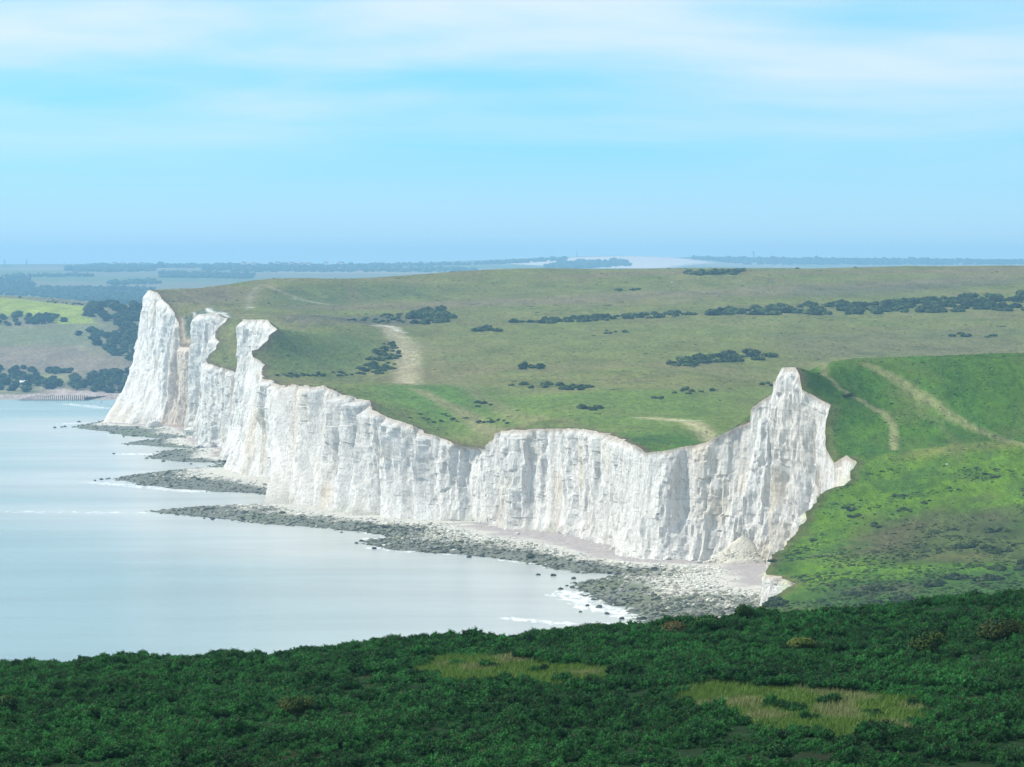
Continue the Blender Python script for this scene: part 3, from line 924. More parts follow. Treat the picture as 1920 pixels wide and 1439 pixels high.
gx = np.concatenate([np.linspace(-600, -50, 24), np.arange(-47, 48, 1.0), np.linspace(50, 600, 24)])
gy = np.concatenate([np.linspace(-120, 118, 40), np.arange(120, 245, 1.0), np.linspace(250, 900, 60)])
GX, GY = np.meshgrid(gx, gy, indexing='ij')
GZ = hill_h(GX, GY)
GZ = np.where((GX < 20) & (GY > 240), GZ - 0.25 * np.clip(GY - 240, 0, 400), GZ)
GZ = np.maximum(GZ, -2.0)
GN = fbm(GX / 4, GY / 6, 133, 3)
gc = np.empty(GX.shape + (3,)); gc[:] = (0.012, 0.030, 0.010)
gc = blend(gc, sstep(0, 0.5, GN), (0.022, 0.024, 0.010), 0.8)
hill_Q = grid_quads(len(gx), len(gy))
hill_bvh = BVHTree.FromPolygons(np.stack([GX, GY, GZ], -1).reshape(-1, 3).tolist(), hill_Q.tolist())


def hill_at(px, py): return at(px, py, hill_bvh)


GRASS_PX = [[(795, 1256), (825, 1234), (950, 1234), (990, 1244), (1145, 1256), (1140, 1284), (990, 1286), (815, 1276)],
            [(1275, 1304), (1330, 1282), (1440, 1290), (1560, 1302), (1690, 1312), (1725, 1350), (1640, 1388), (1540, 1380), (1410, 1356), (1290, 1330)]]
GRASS = []
for pix in GRASS_PX:
    pts = [p for p in (hill_at(*q) for q in pix) if p]
    GRASS.append([(p.x, p.y) for p in pts])
gsd = np.max([pg_sd(GX, GY, g) for g in GRASS], axis=0)
gc = blend(gc, sstep(-0.6, 0.6, gsd), (0.085, 0.125, 0.025), 1.0)
M['litter'] = mat_attr('gorse_litter', 1.0, 2.5, 0.6, 1.3, 0.05)
hill = mesh_np('near_hill', np.stack([GX, GY, GZ], -1), hill_Q[:, ::-1], M['litter'], True, gc.reshape(-1, 3))
tag(hill, 'dark hillside under the gorse', 'hill', kind='structure')

# ------------------------------------------------------------------ loose rock
PHI = (1 + 5 ** 0.5) / 2
ICO_V = np.array([(-1, PHI, 0), (1, PHI, 0), (-1, -PHI, 0), (1, -PHI, 0), (0, -1, PHI), (0, 1, PHI), (0, -1, -PHI), (0, 1, -PHI), (PHI, 0, -1), (PHI, 0, 1), (-PHI, 0, -1), (-PHI, 0, 1)]) / math.hypot(1, PHI)
ICO_F = np.array([(0, 11, 5), (0, 5, 1), (0, 1, 7), (0, 7, 10), (0, 10, 11), (1, 5, 9), (5, 11, 4), (11, 10, 2), (10, 7, 6), (7, 1, 8), (3, 9, 4), (3, 4, 2), (3, 2, 6), (3, 6, 8), (3, 8, 9), (4, 9, 5), (2, 4, 11), (6, 2, 10), (8, 6, 7), (9, 8, 1)])


def lumps(name, pos, size, cols, mat, flat=0.6, smooth=False, jit=0.32, seed=1):
    """many small rough lumps as one mesh"""
    rg = np.random.default_rng(seed)
    n = len(pos)
    V = np.repeat(ICO_V[None], n, 0) * (1 + rg.uniform(-jit, jit, (n, 12, 1)))
    V *= np.stack([rg.uniform(0.7, 1.3, n), rg.uniform(0.7, 1.3, n), rg.uniform(0.6, 1.1, n) * flat], 1)[:, None, :]
    a = rg.uniform(0, 6.28, n); ca, sa = np.cos(a)[:, None], np.sin(a)[:, None]
    X = V[..., 0] * ca - V[..., 1] * sa; Y = V[..., 0] * sa + V[..., 1] * ca
    V = np.stack([X, Y, V[..., 2]], -1) * size[:, None, None] + pos[:, None, :]
    Fc = (ICO_F[None] + 12 * np.arange(n)[:, None, None]).reshape(-1, 3)
    c = np.repeat(cols[:, None, :], 12, 1).reshape(-1, 3)
    return mesh_np(name, V.reshape(-1, 3), Fc, mat, smooth, c)


def pick_beach(n, lo, hi, y0, y1, seed, dens=None):
    rg = np.random.default_rng(seed)
    out = []
    I = np.argwhere((SD > lo) & (SD < hi) & (BY > y0) & (BY < y1) & (foot_d > 1.5))
    if dens is not None:
        w_ = dens[I[:, 0], I[:, 1]]; w_ = np.clip(w_, 0, None); w_ /= w_.sum()
        k = rg.choice(len(I), n, p=w_)
    else:
        k = rg.integers(0, len(I), n)
    i = I[k]
    x = BX[i[:, 0], i[:, 1]] + rg.uniform(-0.8, 0.8, n); y = BY[i[:, 0], i[:, 1]] + rg.uniform(-1.2, 1.2, n)
    return np.stack([x, y, np.maximum(BZ[i[:, 0], i[:, 1]], -0.35)], 1), SD[i[:, 0], i[:, 1]], N1[i[:, 0], i[:, 1]], N2[i[:, 0], i[:, 1]], TR_[i[:, 0], i[:, 1]]


for k, (y0, y1, n, lab) in enumerate([
    (1000, 1345, 8500, 'dark weedy boulders spread across the curving bay'),
    (1345, 1475, 4500, 'grey and white boulders below the dark cleft'),
    (1475, 1700, 5200, 'long low spit of grey boulders off the buttress'),
    (1700, 1850, 2600, 'broad weedy ledge of boulders by the white shingle'),
    (1850, 2100, 1900, 'boulder ledges below the narrow headland'),
    (2100, 2480, 2400, 'thin boulder spit off the tallest headland'),
]):
    pos, sd_, a_, b_, t_ = pick_beach(n, -2.5, 80, y0, y1, 200 + k, (1 - sstep(0.50, 0.74, TR_ + 0.1 * N1)) * (1.0 + 0.6 * N1))
    rg = np.random.default_rng(300 + k)
    sz = rg.lognormal(-0.85, 0.42, n)
    wetm = 1 - sstep(0.30, 0.62, t_ + 0.22 * a_ + 0.10 * b_ + rg.normal(0, 0.10, n))
    dark = np.array((0.100, 0.098, 0.085))[None] * rg.lognormal(0, 0.55, (n, 1)) + np.array((0.01, 0.025, -0.02))[None] * rg.uniform(0, 1, (n, 1))
    pale = np.array((0.52, 0.50, 0.43))[None] * rg.uniform(0.55, 1.25, (n, 1))
    mixw = np.clip(wetm + rg.normal(0, 0.25, n), 0, 1)[:, None]
    cols = pale * (1 - mixw) + dark * mixw
    pos[:, 2] += sz * 0.15
    o = lumps('boulders', pos, sz, np.clip(cols, 0.02, 0.8), M['rock'], 0.62, False, 0.3, 400 + k)
    tag(o, lab, 'boulders', kind='stuff')
    m = n // 3
    pos, sd_, a_, b_, t_ = pick_beach(m, 9, 60, y0, y1, 220 + k, np.exp(-((TR_ - 0.66) / 0.08) ** 2) + 0.25 * np.exp(-((foot_d - 2.5) / 1.5) ** 2))
    sz = rg.lognormal(-1.4, 0.45, m)
    cols = np.array((0.62, 0.61, 0.56))[None] * rg.uniform(0.8, 1.15, (m, 1))
    pos[:, 2] += sz * 0.15
    o = lumps('chalk_rubble', pos, sz, cols, M['rock'], 0.7, False, 0.3, 420 + k)
    tag(o, 'white chalk rubble' + [' strewn under the pinnacle face', ' under the flat-topped block', ' under the long wall', ' on the shingle behind the broad ledge', ' below the narrow headland', ' under the tallest headland'][k], 'rubble', kind='stuff')


def boulder_mesh(seed, col):
    bm = bmesh.new(); bmesh.ops.create_icosphere(bm, subdivisions=3, radius=1.0)
    rg = random.Random(seed)
    planes = [Vector((rg.uniform(-1, 1), rg.uniform(-1, 1), rg.uniform(-0.6, 1))).normalized() for _ in range(9)]
    for v_ in bm.verts:
        for p in planes:                                   # split faces, as broken blocks have
            d = v_.co.dot(p) - 0.72
            if d > 0: v_.co -= p * d
        v_.co *= 1 + 0.06 * float(vn(v_.co.x * 4 + seed, v_.co.y * 4 + v_.co.z * 3, seed))
        v_.co.z *= 0.62
    me = bpy.data.meshes.new('boulder'); bm.to_mesh(me); bm.free()
    at_ = me.color_attributes.new('tint', 'FLOAT_COLOR', 'POINT')
    at_.data.foreach_set('color', list(col + (1,)) * len(me.vertices))
    me.materials.append(M['rock'])
    return me


dark_b = [boulder_mesh(k, (0.075, 0.082, 0.07)) for k in range(4)]
pale_b = [boulder_mesh(k + 10, (0.60, 0.59, 0.54)) for k in range(4)]


def boulder(px, py, r, meshes, label, group=None, z=0.0, k=0):
    p = at(px, py, beach_bvh)
    if p is None or p.z < -0.2: p = Vector(G(px, py, 0.0))
    o = bpy.data.objects.new('boulder', meshes[k % len(meshes)]); COL.objects.link(o)
    o.location = (p.x, p.y, p.z + r * 0.2); o.scale = (r, r * 1.1, r); o.rotation_euler = (random.uniform(-.2, .2), random.uniform(-.2, .2), random.uniform(0, 6.28))
    return tag(o, label, 'boulder', group)


rb = random.Random(3)
DARKB = [(1095, 1098), (1062, 1099), (1105, 1117), (1080, 1093), (1096, 1112), (1040, 1080), (1075, 1085), (1012, 1078), (905, 1046), (880, 1045), (1100, 1135), (1120, 1140), (1085, 1150), (1140, 1150), (1112, 1126), (1052, 1106), (1165, 1160), (1148, 1131), (700, 1031), (665, 1018), (676, 1017), (640, 1000), (380, 971), (390, 972), (400, 973), (402, 975), (330, 968)]
for k, (px, py) in enumerate(DARKB):
    boulder(px + rb.uniform(-4, 4), py + rb.uniform(-2, 2), rb.uniform(0.45, 1.0), dark_b, 'dark weedy boulder standing in the shallows off the near bay', 'dark boulders in the shallows of the near bay', k=k)
for k, (px, py) in enumerate([(103, 803), (116, 802), (122, 801), (140, 801), (178, 902), (190, 900), (200, 899), (205, 898), (213, 852), (236, 834), (240, 835), (232, 820), (345, 867), (358, 871), (306, 866), (148, 792)]):
    boulder(px, py, rb.uniform(0.6, 1.1), dark_b, 'dark boulder in the shallows beyond a tip of the boulder spits', 'dark boulders off the spit tips', k=k)
for k, (px, py) in enumerate([(1297, 1052), (1312, 1056), (1328, 1050), (1345, 1054), (1360, 1051), (1275, 1049), (1382, 1053), (1250, 1050), (1405, 1054), (1225, 1047)]):
    boulder(px, py, rb.uniform(0.7, 1.5), pale_b, 'white chalk boulder fallen near the foot of the rubble cone', 'chalk boulders by the rubble cone', k=k)
boulder(970, 1002, 0.9, pale_b, 'lone white boulder on the lilac shingle', k=1)
boulder(288, 801, 5.0, pale_b, 'big flat-topped chalk slab on the pink shingle under the tallest headland', k=2)
boulder(362, 815, 5.5, pale_b, 'large rounded chalk block at the foot of the hollow-edged headland', k=3)
boulder(606, 946, 2.6, pale_b, 'chalk block beside the buttress of the long wall', k=0)

# cone of fallen chalk
th = np.linspace(0, 2 * math.pi, 49); rr = np.linspace(0, 1, 26)
RR, TH = np.meshgrid(rr, th, indexing='ij')
cx0, cy0 = (1394 - 960) * 1274 / F, 1275.0
TXc = cx0 + 13.0 * RR * np.cos(TH); TYc = cy0 + 9.0 * RR * np.sin(TH)
TZc = 1.4 + 9.5 * (1 - RR) ** 1.1 + 1.3 * fbm(TXc / 2.0, TYc / 2.0, 141, 4) * (0.2 + RR)
heap = mesh_np('rubble_heap', np.stack([TXc, TYc, TZc], -1), grid_quads(26, 49), M['chalk'], True, np.tile(np.array((0.93, 0.90, 0.80)), (26 * 49, 1)))
tag(heap, 'cone of fallen chalk heaped against the pinnacle face', 'rubble heap')
hp = []
for _ in range(420):
    a, q = rb.uniform(math.pi, 2 * math.pi), rb.uniform(0.45, 1.15)
    x, y = cx0 + 13 * q * math.cos(a), cy0 + 9 * q * math.sin(a)
    hp.append((x, y, 1.5 + 9.5 * max(0, 1 - q) ** 1.1))
hp = np.array(hp)
o = lumps('stone', hp, np.random.default_rng(8).lognormal(-1.55, 0.5, len(hp)), np.tile(np.array((0.68, 0.66, 0.58)), (len(hp), 1)), M['rock'], 0.8, False, 0.3, 9)
o.parent = heap; o['kind'] = 'stuff'


# ------------------------------------------------------------------ shrubs and trees
def mat_leaf(name, var=0.35):
    t = NT(name, 0.75, 0.15)
    oi = t.new('ShaderNodeObjectInfo')
    c = t.scale(t.attr(), t.ramp(oi.outputs['Random'], 0, 1, 1 - var, 1 + var))
    t.color(c)
    t.b.inputs['Transmission Weight'].default_value = 0.0
    return t.m


M['leaf'] = mat_leaf('shrub_leaf')
M['bark'] = NT('bark', 0.95, 0.1).color((0.07, 0.055, 0.04)).m


def leaf_cloud(name, blobs, n, leaf, cols, seed, mat, core=0.8):
    """foliage: leaf clumps spread through a set of lumps, each (x, y, z, rx, ry, rz)"""
    rg = np.random.default_rng(seed)
    bl = np.array(blobs, float)
    wgt = (bl[:, 3] * bl[:, 4]); wgt = wgt / wgt.sum()
    k = rg.choice(len(bl), n, p=wgt)
    d = rg.normal(size=(n, 3)); d[:, 2] = np.abs(d[:, 2]) * 1.0 - 0.25 * rg.uniform(0, 1, n)
    d /= np.linalg.norm(d, axis=1)[:, None]
    r = rg.uniform(0.72, 1.08, n)[:, None]
    p = bl[k, :3] + d * bl[k, 3:6] * r
    nrm = d + rg.normal(0, 0.45, (n, 3)); nrm /= np.linalg.norm(nrm, axis=1)[:, None]
    t1 = np.cross(nrm, rg.normal(size=(n, 3))); t1 /= np.linalg.norm(t1, axis=1)[:, None]
    t2 = np.cross(nrm, t1)
    s1 = leaf * rg.uniform(0.6, 1.4, (n, 1)); s2 = leaf * rg.uniform(0.5, 1.1, (n, 1))
    V = np.stack([p - t1 * s1, p + t2 * s2, p + t1 * s1, p - t2 * s2], 1)
    Q = np.arange(4 * n).reshape(n, 4)
    ca, cb = np.array(cols[0]), np.array(cols[1])
    f = np.clip(0.5 + 0.9 * vn(p[:, 0] * 0.9 + seed, p[:, 1] * 0.9 + p[:, 2], seed) + rg.normal(0, 0.2, n), 0, 1)[:, None]
    c = np.repeat((ca * (1 - f) + cb * f)[:, None, :], 4, 1)
    # darker inner lumps of leaf colour keep the crown from being see-through everywhere
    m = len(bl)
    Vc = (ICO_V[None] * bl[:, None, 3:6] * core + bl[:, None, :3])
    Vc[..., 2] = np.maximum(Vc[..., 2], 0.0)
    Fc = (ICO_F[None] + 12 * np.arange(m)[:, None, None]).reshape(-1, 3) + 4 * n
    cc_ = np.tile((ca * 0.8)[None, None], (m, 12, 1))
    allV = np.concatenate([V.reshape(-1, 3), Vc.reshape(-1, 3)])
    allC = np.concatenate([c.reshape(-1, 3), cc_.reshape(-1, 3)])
    T = np.concatenate([Q[:, [0, 1, 2]], Q[:, [0, 2, 3]], Fc])
    return mesh_np(name, allV, T, mat, False, np.clip(allC, 0.003, 1))


def taper(name, path, mat, sides=6, parent=None):
    """tapered limb along (x, y, z, r) points"""
    V = []; n = len(path)
    for (x, y, z, r_) in path:
        for k in range(sides):
            a = 2 * math.pi * k / sides
            V.append((x + r_ * math.cos(a), y + r_ * math.sin(a), z))
    Q = [(i * sides + k, i * sides + (k + 1) % sides, (i + 1) * sides + (k + 1) % sides, (i + 1) * sides + k) for i in range(n - 1) for k in range(sides)]
    return mesh_np(name, V, Q, mat, True, None, parent)


def shrub_proto(seed, w, h, n, cols, leaf):
    rg = random.Random(seed)
    root = empty('shrub', (0, 0, -500))
    bl = []
    for _ in range(6):
        a, q = rg.uniform(0, 6.28), rg.uniform(0.0, 0.62)
        hh_ = h * rg.uniform(0.55, 1.0) * (1 - 0.35 * q)
        bl.append((w * 0.5 * q * math.cos(a), w * 0.5 * q * math.sin(a), hh_ * 0.45, w * rg.uniform(0.20, 0.34), w * rg.uniform(0.20, 0.34), hh_ * 0.55))
    f = leaf_cloud('foliage', bl, n, leaf, cols, seed, M['leaf']); f.parent = root
    st = taper('stem', [(0, 0, -0.3, 0.10), (0.05, 0.02, h * 0.3, 0.07), (0.12, -0.04, h * 0.6, 0.03)], M['bark'], 5, root)
    return root


def tree_proto(seed, w, h, n, cols, leaf):
    rg = random.Random(seed)
    root = empty('tree', (0, 0, -500))
    bl = []
    for _ in range(12):
        a, q = rg.uniform(0, 6.28), rg.uniform(0.0, 0.7)
        z = h * rg.uniform(0.16, 0.78) * (1 - 0.3 * q)
        bl.append((w * 0.5 * q * math.cos(a), w * 0.5 * q * math.sin(a), z, w * rg.uniform(0.22, 0.34), w * rg.uniform(0.22, 0.34), h * rg.uniform(0.18, 0.28)))
    f = leaf_cloud('crown', bl, n, leaf, cols, seed, M['leaf']); f.parent = root
    tr = taper('trunk', [(0, 0, -0.5, w * 0.05), (0.1, 0, h * 0.25, w * 0.035), (0.2, 0.1, h * 0.6, w * 0.012)], M['bark'], 6, root)
    return root


GREEN = ((0.034, 0.058, 0.022), (0.090, 0.125, 0.042))
TREEC = ((0.026, 0.050, 0.018), (0.070, 0.110, 0.034))
SHR = [shrub_proto(500 + k, 4.2, 1.55, 380, GREEN, 0.34) for k in range(5)]
TRE = [tree_proto(520 + k, 8.5, 6.5, 620, TREEC, 0.55) for k in range(5)]
used = set()


def place(protos, p, s, label, cat, group, name=None, sq=1.0):
    k = random.randrange(len(protos)); pr = protos[k]
    if id(pr) not in used: o = pr; used.add(id(pr))
    else: o = copy_tree(pr)
    o.location = p; o.rotation_euler = (0, 0, random.uniform(0, 6.28)); o.scale = (s, s, s * sq)
    o.name = name or o.name.split('.')[0]
    return tag(o, label, cat, group)


def in_poly(px, py, poly):
    c = False; n = len(poly)
    for i in range(n):
        (ax, ay), (bx_, by_) = poly[i], poly[(i + 1) % n]
        if (ay > py) != (by_ > py) and px < (bx_ - ax) * (py - ay) / (by_ - ay) + ax: c = not c
    return c


def thicket(poly, n, s0, s1, label, group, tree=None, protos=None, name='shrub', cat='shrub', sq=1.0):
    xs = [q[0] for q in poly]; ys = [q[1] for q in poly]; got = 0; tries = 0; P_ = []
    while got < n and tries < n * 60:
        tries += 1
        px, py = random.uniform(min(xs), max(xs)), random.uniform(min(ys), max(ys))
        if not in_poly(px, py, poly): continue
        p = at(px, py, tree)
        if p is None: continue
        s = random.uniform(s0, s1)
        if any(abs(p.x - q[0]) < 0.5 * s and abs(p.y - q[1]) < 1.6 * s for q in P_): continue
        P_.append((p.x, p.y)); got += 1
        place(protos or SHR, (p.x, p.y, p.z - 0.1 * s), s, label, cat, group, name, sq)
    return got


def ell(cx, cy, rx, ry): return [(cx + rx * math.cos(a * math.pi / 6), cy + ry * math.sin(a * math.pi / 6)) for a in range(12)]


thicket([(945, 604), (1100, 596), (1250, 588), (1330, 588), (1240, 597), (1100, 604), (985, 609)], 80, 0.8, 1.7, 'dark thorn bush in the thin tapering end of the long thicket', 'thorn bushes of the long thicket, thin end', name='thorn_bush', cat='thorn bush')
thicket([(1330, 584), (1450, 577), (1600, 570), (1920, 553), (1960, 553), (1960, 582), (1750, 587), (1560, 591), (1330, 592)], 215, 1.0, 2.5, 'dark thorn bush in the broad end of the long thicket', 'thorn bushes of the long thicket, broad end', name='thorn_bush', cat='thorn bush')
thicket([(1240, 686), (1290, 672), (1340, 666), (1400, 660), (1455, 666), (1460, 672), (1400, 680), (1360, 684), (1300, 690)], 75, 0.6, 1.7, 'dark bush in the wide patch of scrub behind the chalk pinnacle', 'bushes in the scrub patch behind the pinnacle')
thicket([(660, 700), (690, 672), (712, 645), (740, 640), (750, 670), (735, 695), (705, 706)], 75, 0.5, 1.2, 'low dark bush in the patch inside the bend of the chalk track', 'bushes inside the bend of the track')
thicket([(760, 600), (790, 584), (830, 580), (850, 598), (830, 606), (770, 610)], 45, 1.3, 2.0, 'dark bush in the rounded thicket at the head of the chalk track', 'bushes at the head of the track')
thicket([(650, 601), (740, 588), (770, 590), (760, 606), (700, 607)], 26, 0.6, 1.0, 'low grey-green bush on the brown heath before the rounded thicket', 'low bushes on the brown heath')
thicket([(1285, 512), (1380, 507), (1405, 511), (1370, 517), (1300, 517)], 26, 1.4, 2.2, 'dark bush in the flat copse just under the skyline of the downs', 'bushes of the copse under the skyline')
thicket([(500, 704), (640, 698), (665, 704), (620, 708), (510, 709)], 26, 0.5, 0.8, 'low bush in the dark strip along the valley side', 'bushes in the dark valley strip')
thicket(ell(905, 760, 18, 5), 6, 0.5, 0.8, 'small bush in the loose knot beside the faint grass track', 'bushes in the knot beside the grass track')
thicket([(945, 722), (1020, 718), (1112, 724), (1105, 733), (1050, 732), (990, 728)], 24, 0.7, 1.2, 'small dark bush in the thin row crossing the open slope', 'bushes in the thin row on the open slope')
thicket(ell(990, 689, 26, 6), 8, 1.0, 1.5, 'dark bush in the small lone clump on the open slope', 'bushes in the small lone clump')
thicket(ell(915, 621, 24, 6), 8, 1.2, 1.7, 'dark bush in the compact clump beside the rounded thicket', 'bushes in the compact clump')
thicket(ell(1107, 766, 20, 5), 7, 0.8, 1.2, 'dark bush in the flat clump above the flat-topped cliff', 'bushes above the flat-topped cliff')
thicket(ell(925, 793, 38, 6), 12, 0.35, 0.6, 'low bush in the grey patch near the edge of the flat-topped cliff', 'bushes near the edge of the flat-topped cliff')
thicket([(1262, 738), (1285, 728), (1300, 732), (1320, 736), (1290, 740)], 8, 0.5, 0.8, 'small bush in the ragged group below the wide scrub patch', 'bushes in the ragged group')
thicket(ell(1236, 746, 14, 3), 4, 0.5, 0.7, 'small bush just beside the ragged group', 'bushes beside the ragged group')
thicket(ell(1440, 723, 20, 3), 4, 0.5, 0.8, 'small dark bush close behind the chalk pinnacle', 'bushes close behind the pinnacle')
thicket(ell(1803, 632, 18, 5), 5, 0.8, 1.1, 'dark bush in the larger of two clumps below the broad thicket', 'larger clump below the broad thicket')
thicket(ell(1858, 632, 12, 4), 3, 0.7, 1.0, 'dark bush in the smaller of two clumps below the broad thicket', 'smaller clump below the broad thicket')
thicket(ell(820, 785, 55, 10), 16, 0.25, 0.5, 'low bush on the brown cliff edge above the long wall', 'low bushes on the brown cliff edge')
thicket(ell(1140, 623, 40, 5), 8, 0.5, 0.8, 'pale bush in the faint row below the thin end of the thicket', 'pale bushes below the thin end of the thicket')
thicket([(1600, 498.9), (1480, 499), (1490, 505), (1610, 503)], 3, 0.5, 0.8, 'tiny bush along the skyline path of the downs', 'bushes along the skyline path')
p = at(1547, 500)
if p: place(SHR, p, 0.75, 'lone dark bush standing on the skyline of the downs', 'shrub', None, 'shrub', 1.5)
p = at(1335, 734)
if p: place(SHR, p, 0.7, 'single small round bush on the open slope by the pinnacle', 'shrub', None, 'shrub', 1.2)
thicket(ell(1178, 545, 22, 2.5), 6, 0.7, 1.0, 'dark bush in the short hedge along the old field line', 'bushes along the old field line')
# scrub on the lower shelf
for (cx, cy, rx, ry, n, s0, s1, lab, grp) in [
    (1690, 932, 14, 4, 4, 0.3, 0.5, 'dark bush in the oval clump on the bright grass shelf', 'oval clump on the shelf'),
    (1735, 942, 12, 4, 4, 0.25, 0.4, 'small brown bush beside the oval clump on the shelf', 'brown bushes on the shelf'),
    (1592, 955, 14, 4, 5, 0.3, 0.5, 'dark bush near the cliff edge on the bright grass shelf', 'bushes near the edge of the shelf'),
    (1605, 968, 12, 4, 4, 0.3, 0.45, 'small bush just below the clump at the shelf edge', 'bushes below the shelf edge clump'),
    (1695, 958, 22, 4, 5, 0.3, 0.45, 'flat bush in the scattered row across the shelf', 'row of flat bushes on the shelf'),
    (1645, 986, 9, 4, 4, 0.3, 0.45, 'dark bush in the small knot by the end of the fence', 'knot by the end of the fence'),
    (1855, 998, 12, 4, 4, 0.45, 0.65, 'dark round bush standing below the wire fence', 'round bushes below the fence'),
    (1880, 998, 12, 4, 4, 0.4, 0.6, 'dark bush in the second clump below the wire fence', 'second clump below the fence'),
    (1802, 1029, 7, 2, 2, 0.6, 0.8, 'very dark bush at the end of the row above the straw patch', 'dark bushes above the straw patch'),
    (1827, 1026, 12, 3, 4, 0.4, 0.6, 'dark bush in the middle of the row above the straw patch', 'row above the straw patch'),
    (1852, 1028, 8, 3, 3, 0.5, 0.7, 'dark bush closing the row above the straw patch', 'close of the row above the straw patch'),
    (1872, 1036, 18, 4, 6, 0.4, 0.7, 'low dark bush in the mat below the row of bushes', 'mat below the row of bushes'),
    (1870, 1068, 13, 4, 4, 0.5, 0.8, 'dark bush on the green slope above the long dark hedge', 'bushes above the long dark hedge'),
    (1915, 1062, 12, 8, 6, 0.5, 0.8, 'dark bush in the heavy clump on the lower slope', 'heavy clump on the lower slope'),
    (1750, 1097, 14, 6, 8, 0.5, 0.85, 'dark bush at the thick end of the long hedge', 'thick end of the long hedge'),
    (1820, 1086, 60, 4, 18, 0.4, 0.7, 'dark bush in the long low hedge above the gorse', 'long low hedge above the gorse'),
    (1660, 1104, 44, 5, 14, 0.35, 0.6, 'grey-green bush in the hedge around the pale hollow', 'hedge around the pale hollow'),
    (1600, 1115, 22, 4, 8, 0.35, 0.55, 'small bush at the end of the hedge by the cliff', 'end of the hedge by the cliff'),
    (1688, 1130, 20, 7, 10, 0.5, 0.8, 'dark bush beside the pale bare patch behind the gorse', 'bushes beside the pale bare patch'),
    (1630, 1133, 26, 4, 9, 0.35, 0.55, 'low bush in the hollow just behind the gorse', 'low bushes in the hollow'),
    (1452, 1133, 22, 6, 10, 0.45, 0.75, 'dark bush on the end of the low chalk bank', 'bushes on the low chalk bank'),
    (1445, 1052, 8, 4, 4, 0.35, 0.5, 'bush overhanging the edge of the grassy point', 'bushes on the grassy point'),
    (1585, 742, 12, 4, 4, 0.3, 0.45, 'brown bush between the cliff edge and the footpath', 'brown bushes by the footpath'),
]:
    thicket(ell(cx, cy, rx, ry), n, s0 * 1.2, s1 * 1.2, lab, grp, name='scrub_bush', cat='scrub bush')
for k in range(60):                                    # loose scrub over the rough lower slope
    px, py = random.uniform(1560, 1915), random.uniform(965, 1060)
    p = at(px, py)
    if p: place(SHR, p, random.uniform(0.14, 0.32), 'little tuft of scrub scattered over the rough lower slope', 'scrub bush', 'loose scrub on the rough lower slope', 'scrub_bush', 0.8)

# ground cover: tussocks and low scrub that give the turf its rough grain
def cover(name, n, sel, wgt, s0, sg, flat, mul, label, cat, seed, extra=None):
    rg = np.random.default_rng(seed)
    I = np.argwhere(sel)
    w_ = np.clip(wgt[sel], 1e-4, None); w_ = w_ / w_.sum()
    k = I[rg.choice(len(I), n, p=w_)]
    pos = land_V[k[:, 0], k[:, 1]].copy()
    dx_ = np.gradient(LX, axis=1)[k[:, 0], k[:, 1]]
    pos[:, 0] += rg.uniform(-0.5, 0.5, n) * dx_; pos[:, 1] += rg.uniform(-1, 1, n)
    for q in pos:
        h_ = drop(q[0], q[1])
        if h_: q[2] = h_.z
    cols = land_C[k[:, 0], k[:, 1]] * rg.lognormal(math.log(mul), 0.22, (n, 1))
    if extra is not None:
        f = (rg.uniform(0, 1, n) < 0.5)[:, None]; cols = np.where(f, np.array(extra) * rg.lognormal(0, 0.3, (n, 1)), cols)
    sz = rg.lognormal(math.log(s0), sg, n)
    o = lumps(name, pos, sz, np.clip(cols, 0.005, 0.6), M['rock'], flat, True, 0.35, seed)
    return tag(o, label, cat, kind='stuff')


CELL = np.gradient(LX, axis=1) * np.abs(np.gradient(LY, axis=0))          # area each vertex stands for
PXL = 960 + F * LX / LY
inview = (PXL > -40) & (PXL < 1960) & (DIST > 2.0)
wsc = fbm(LX / 9, LY / 16, 171, 4); wsb = fbm(LX / 45, LY / 80, 173, 3)
cover('low_scrub', 5200, inview & (LY < 1195), CELL * sstep(-0.05, 0.4, wsc + 0.6 * wsb + 0.0016 * (1120 - LY)), 0.34, 0.45, 0.55, 0.55, 'low brown and green scrub over the lower slope above the gap', 'scrub', 61, (0.040, 0.055, 0.020))
cover('tussock_grass', 3200, inview & (LY < 1340) & (LY > 1100), CELL * (0.4 + sstep(-0.2, 0.4, wsc)), 0.26, 0.35, 0.45, 0.85, 'grass tussocks on the near green hill', 'grass', 62)
cover('tussock_grass', 5000, inview & (LY > 1340) & (LY < 2300), CELL * (0.25 + sstep(-0.1, 0.5, wsc + 0.5 * wsb)), 0.42, 0.4, 0.30, 0.90, 'rough tussocks across the open downs', 'grass', 63)
cover('tussock_grass', 2600, inview & (LY >= 2300) & (LY < 3050), CELL * (0.2 + sstep(0.0, 0.5, wsc + 0.5 * wsb)), 0.65, 0.4, 0.30, 0.90, 'rough tussocks high on the downs', 'grass', 64)

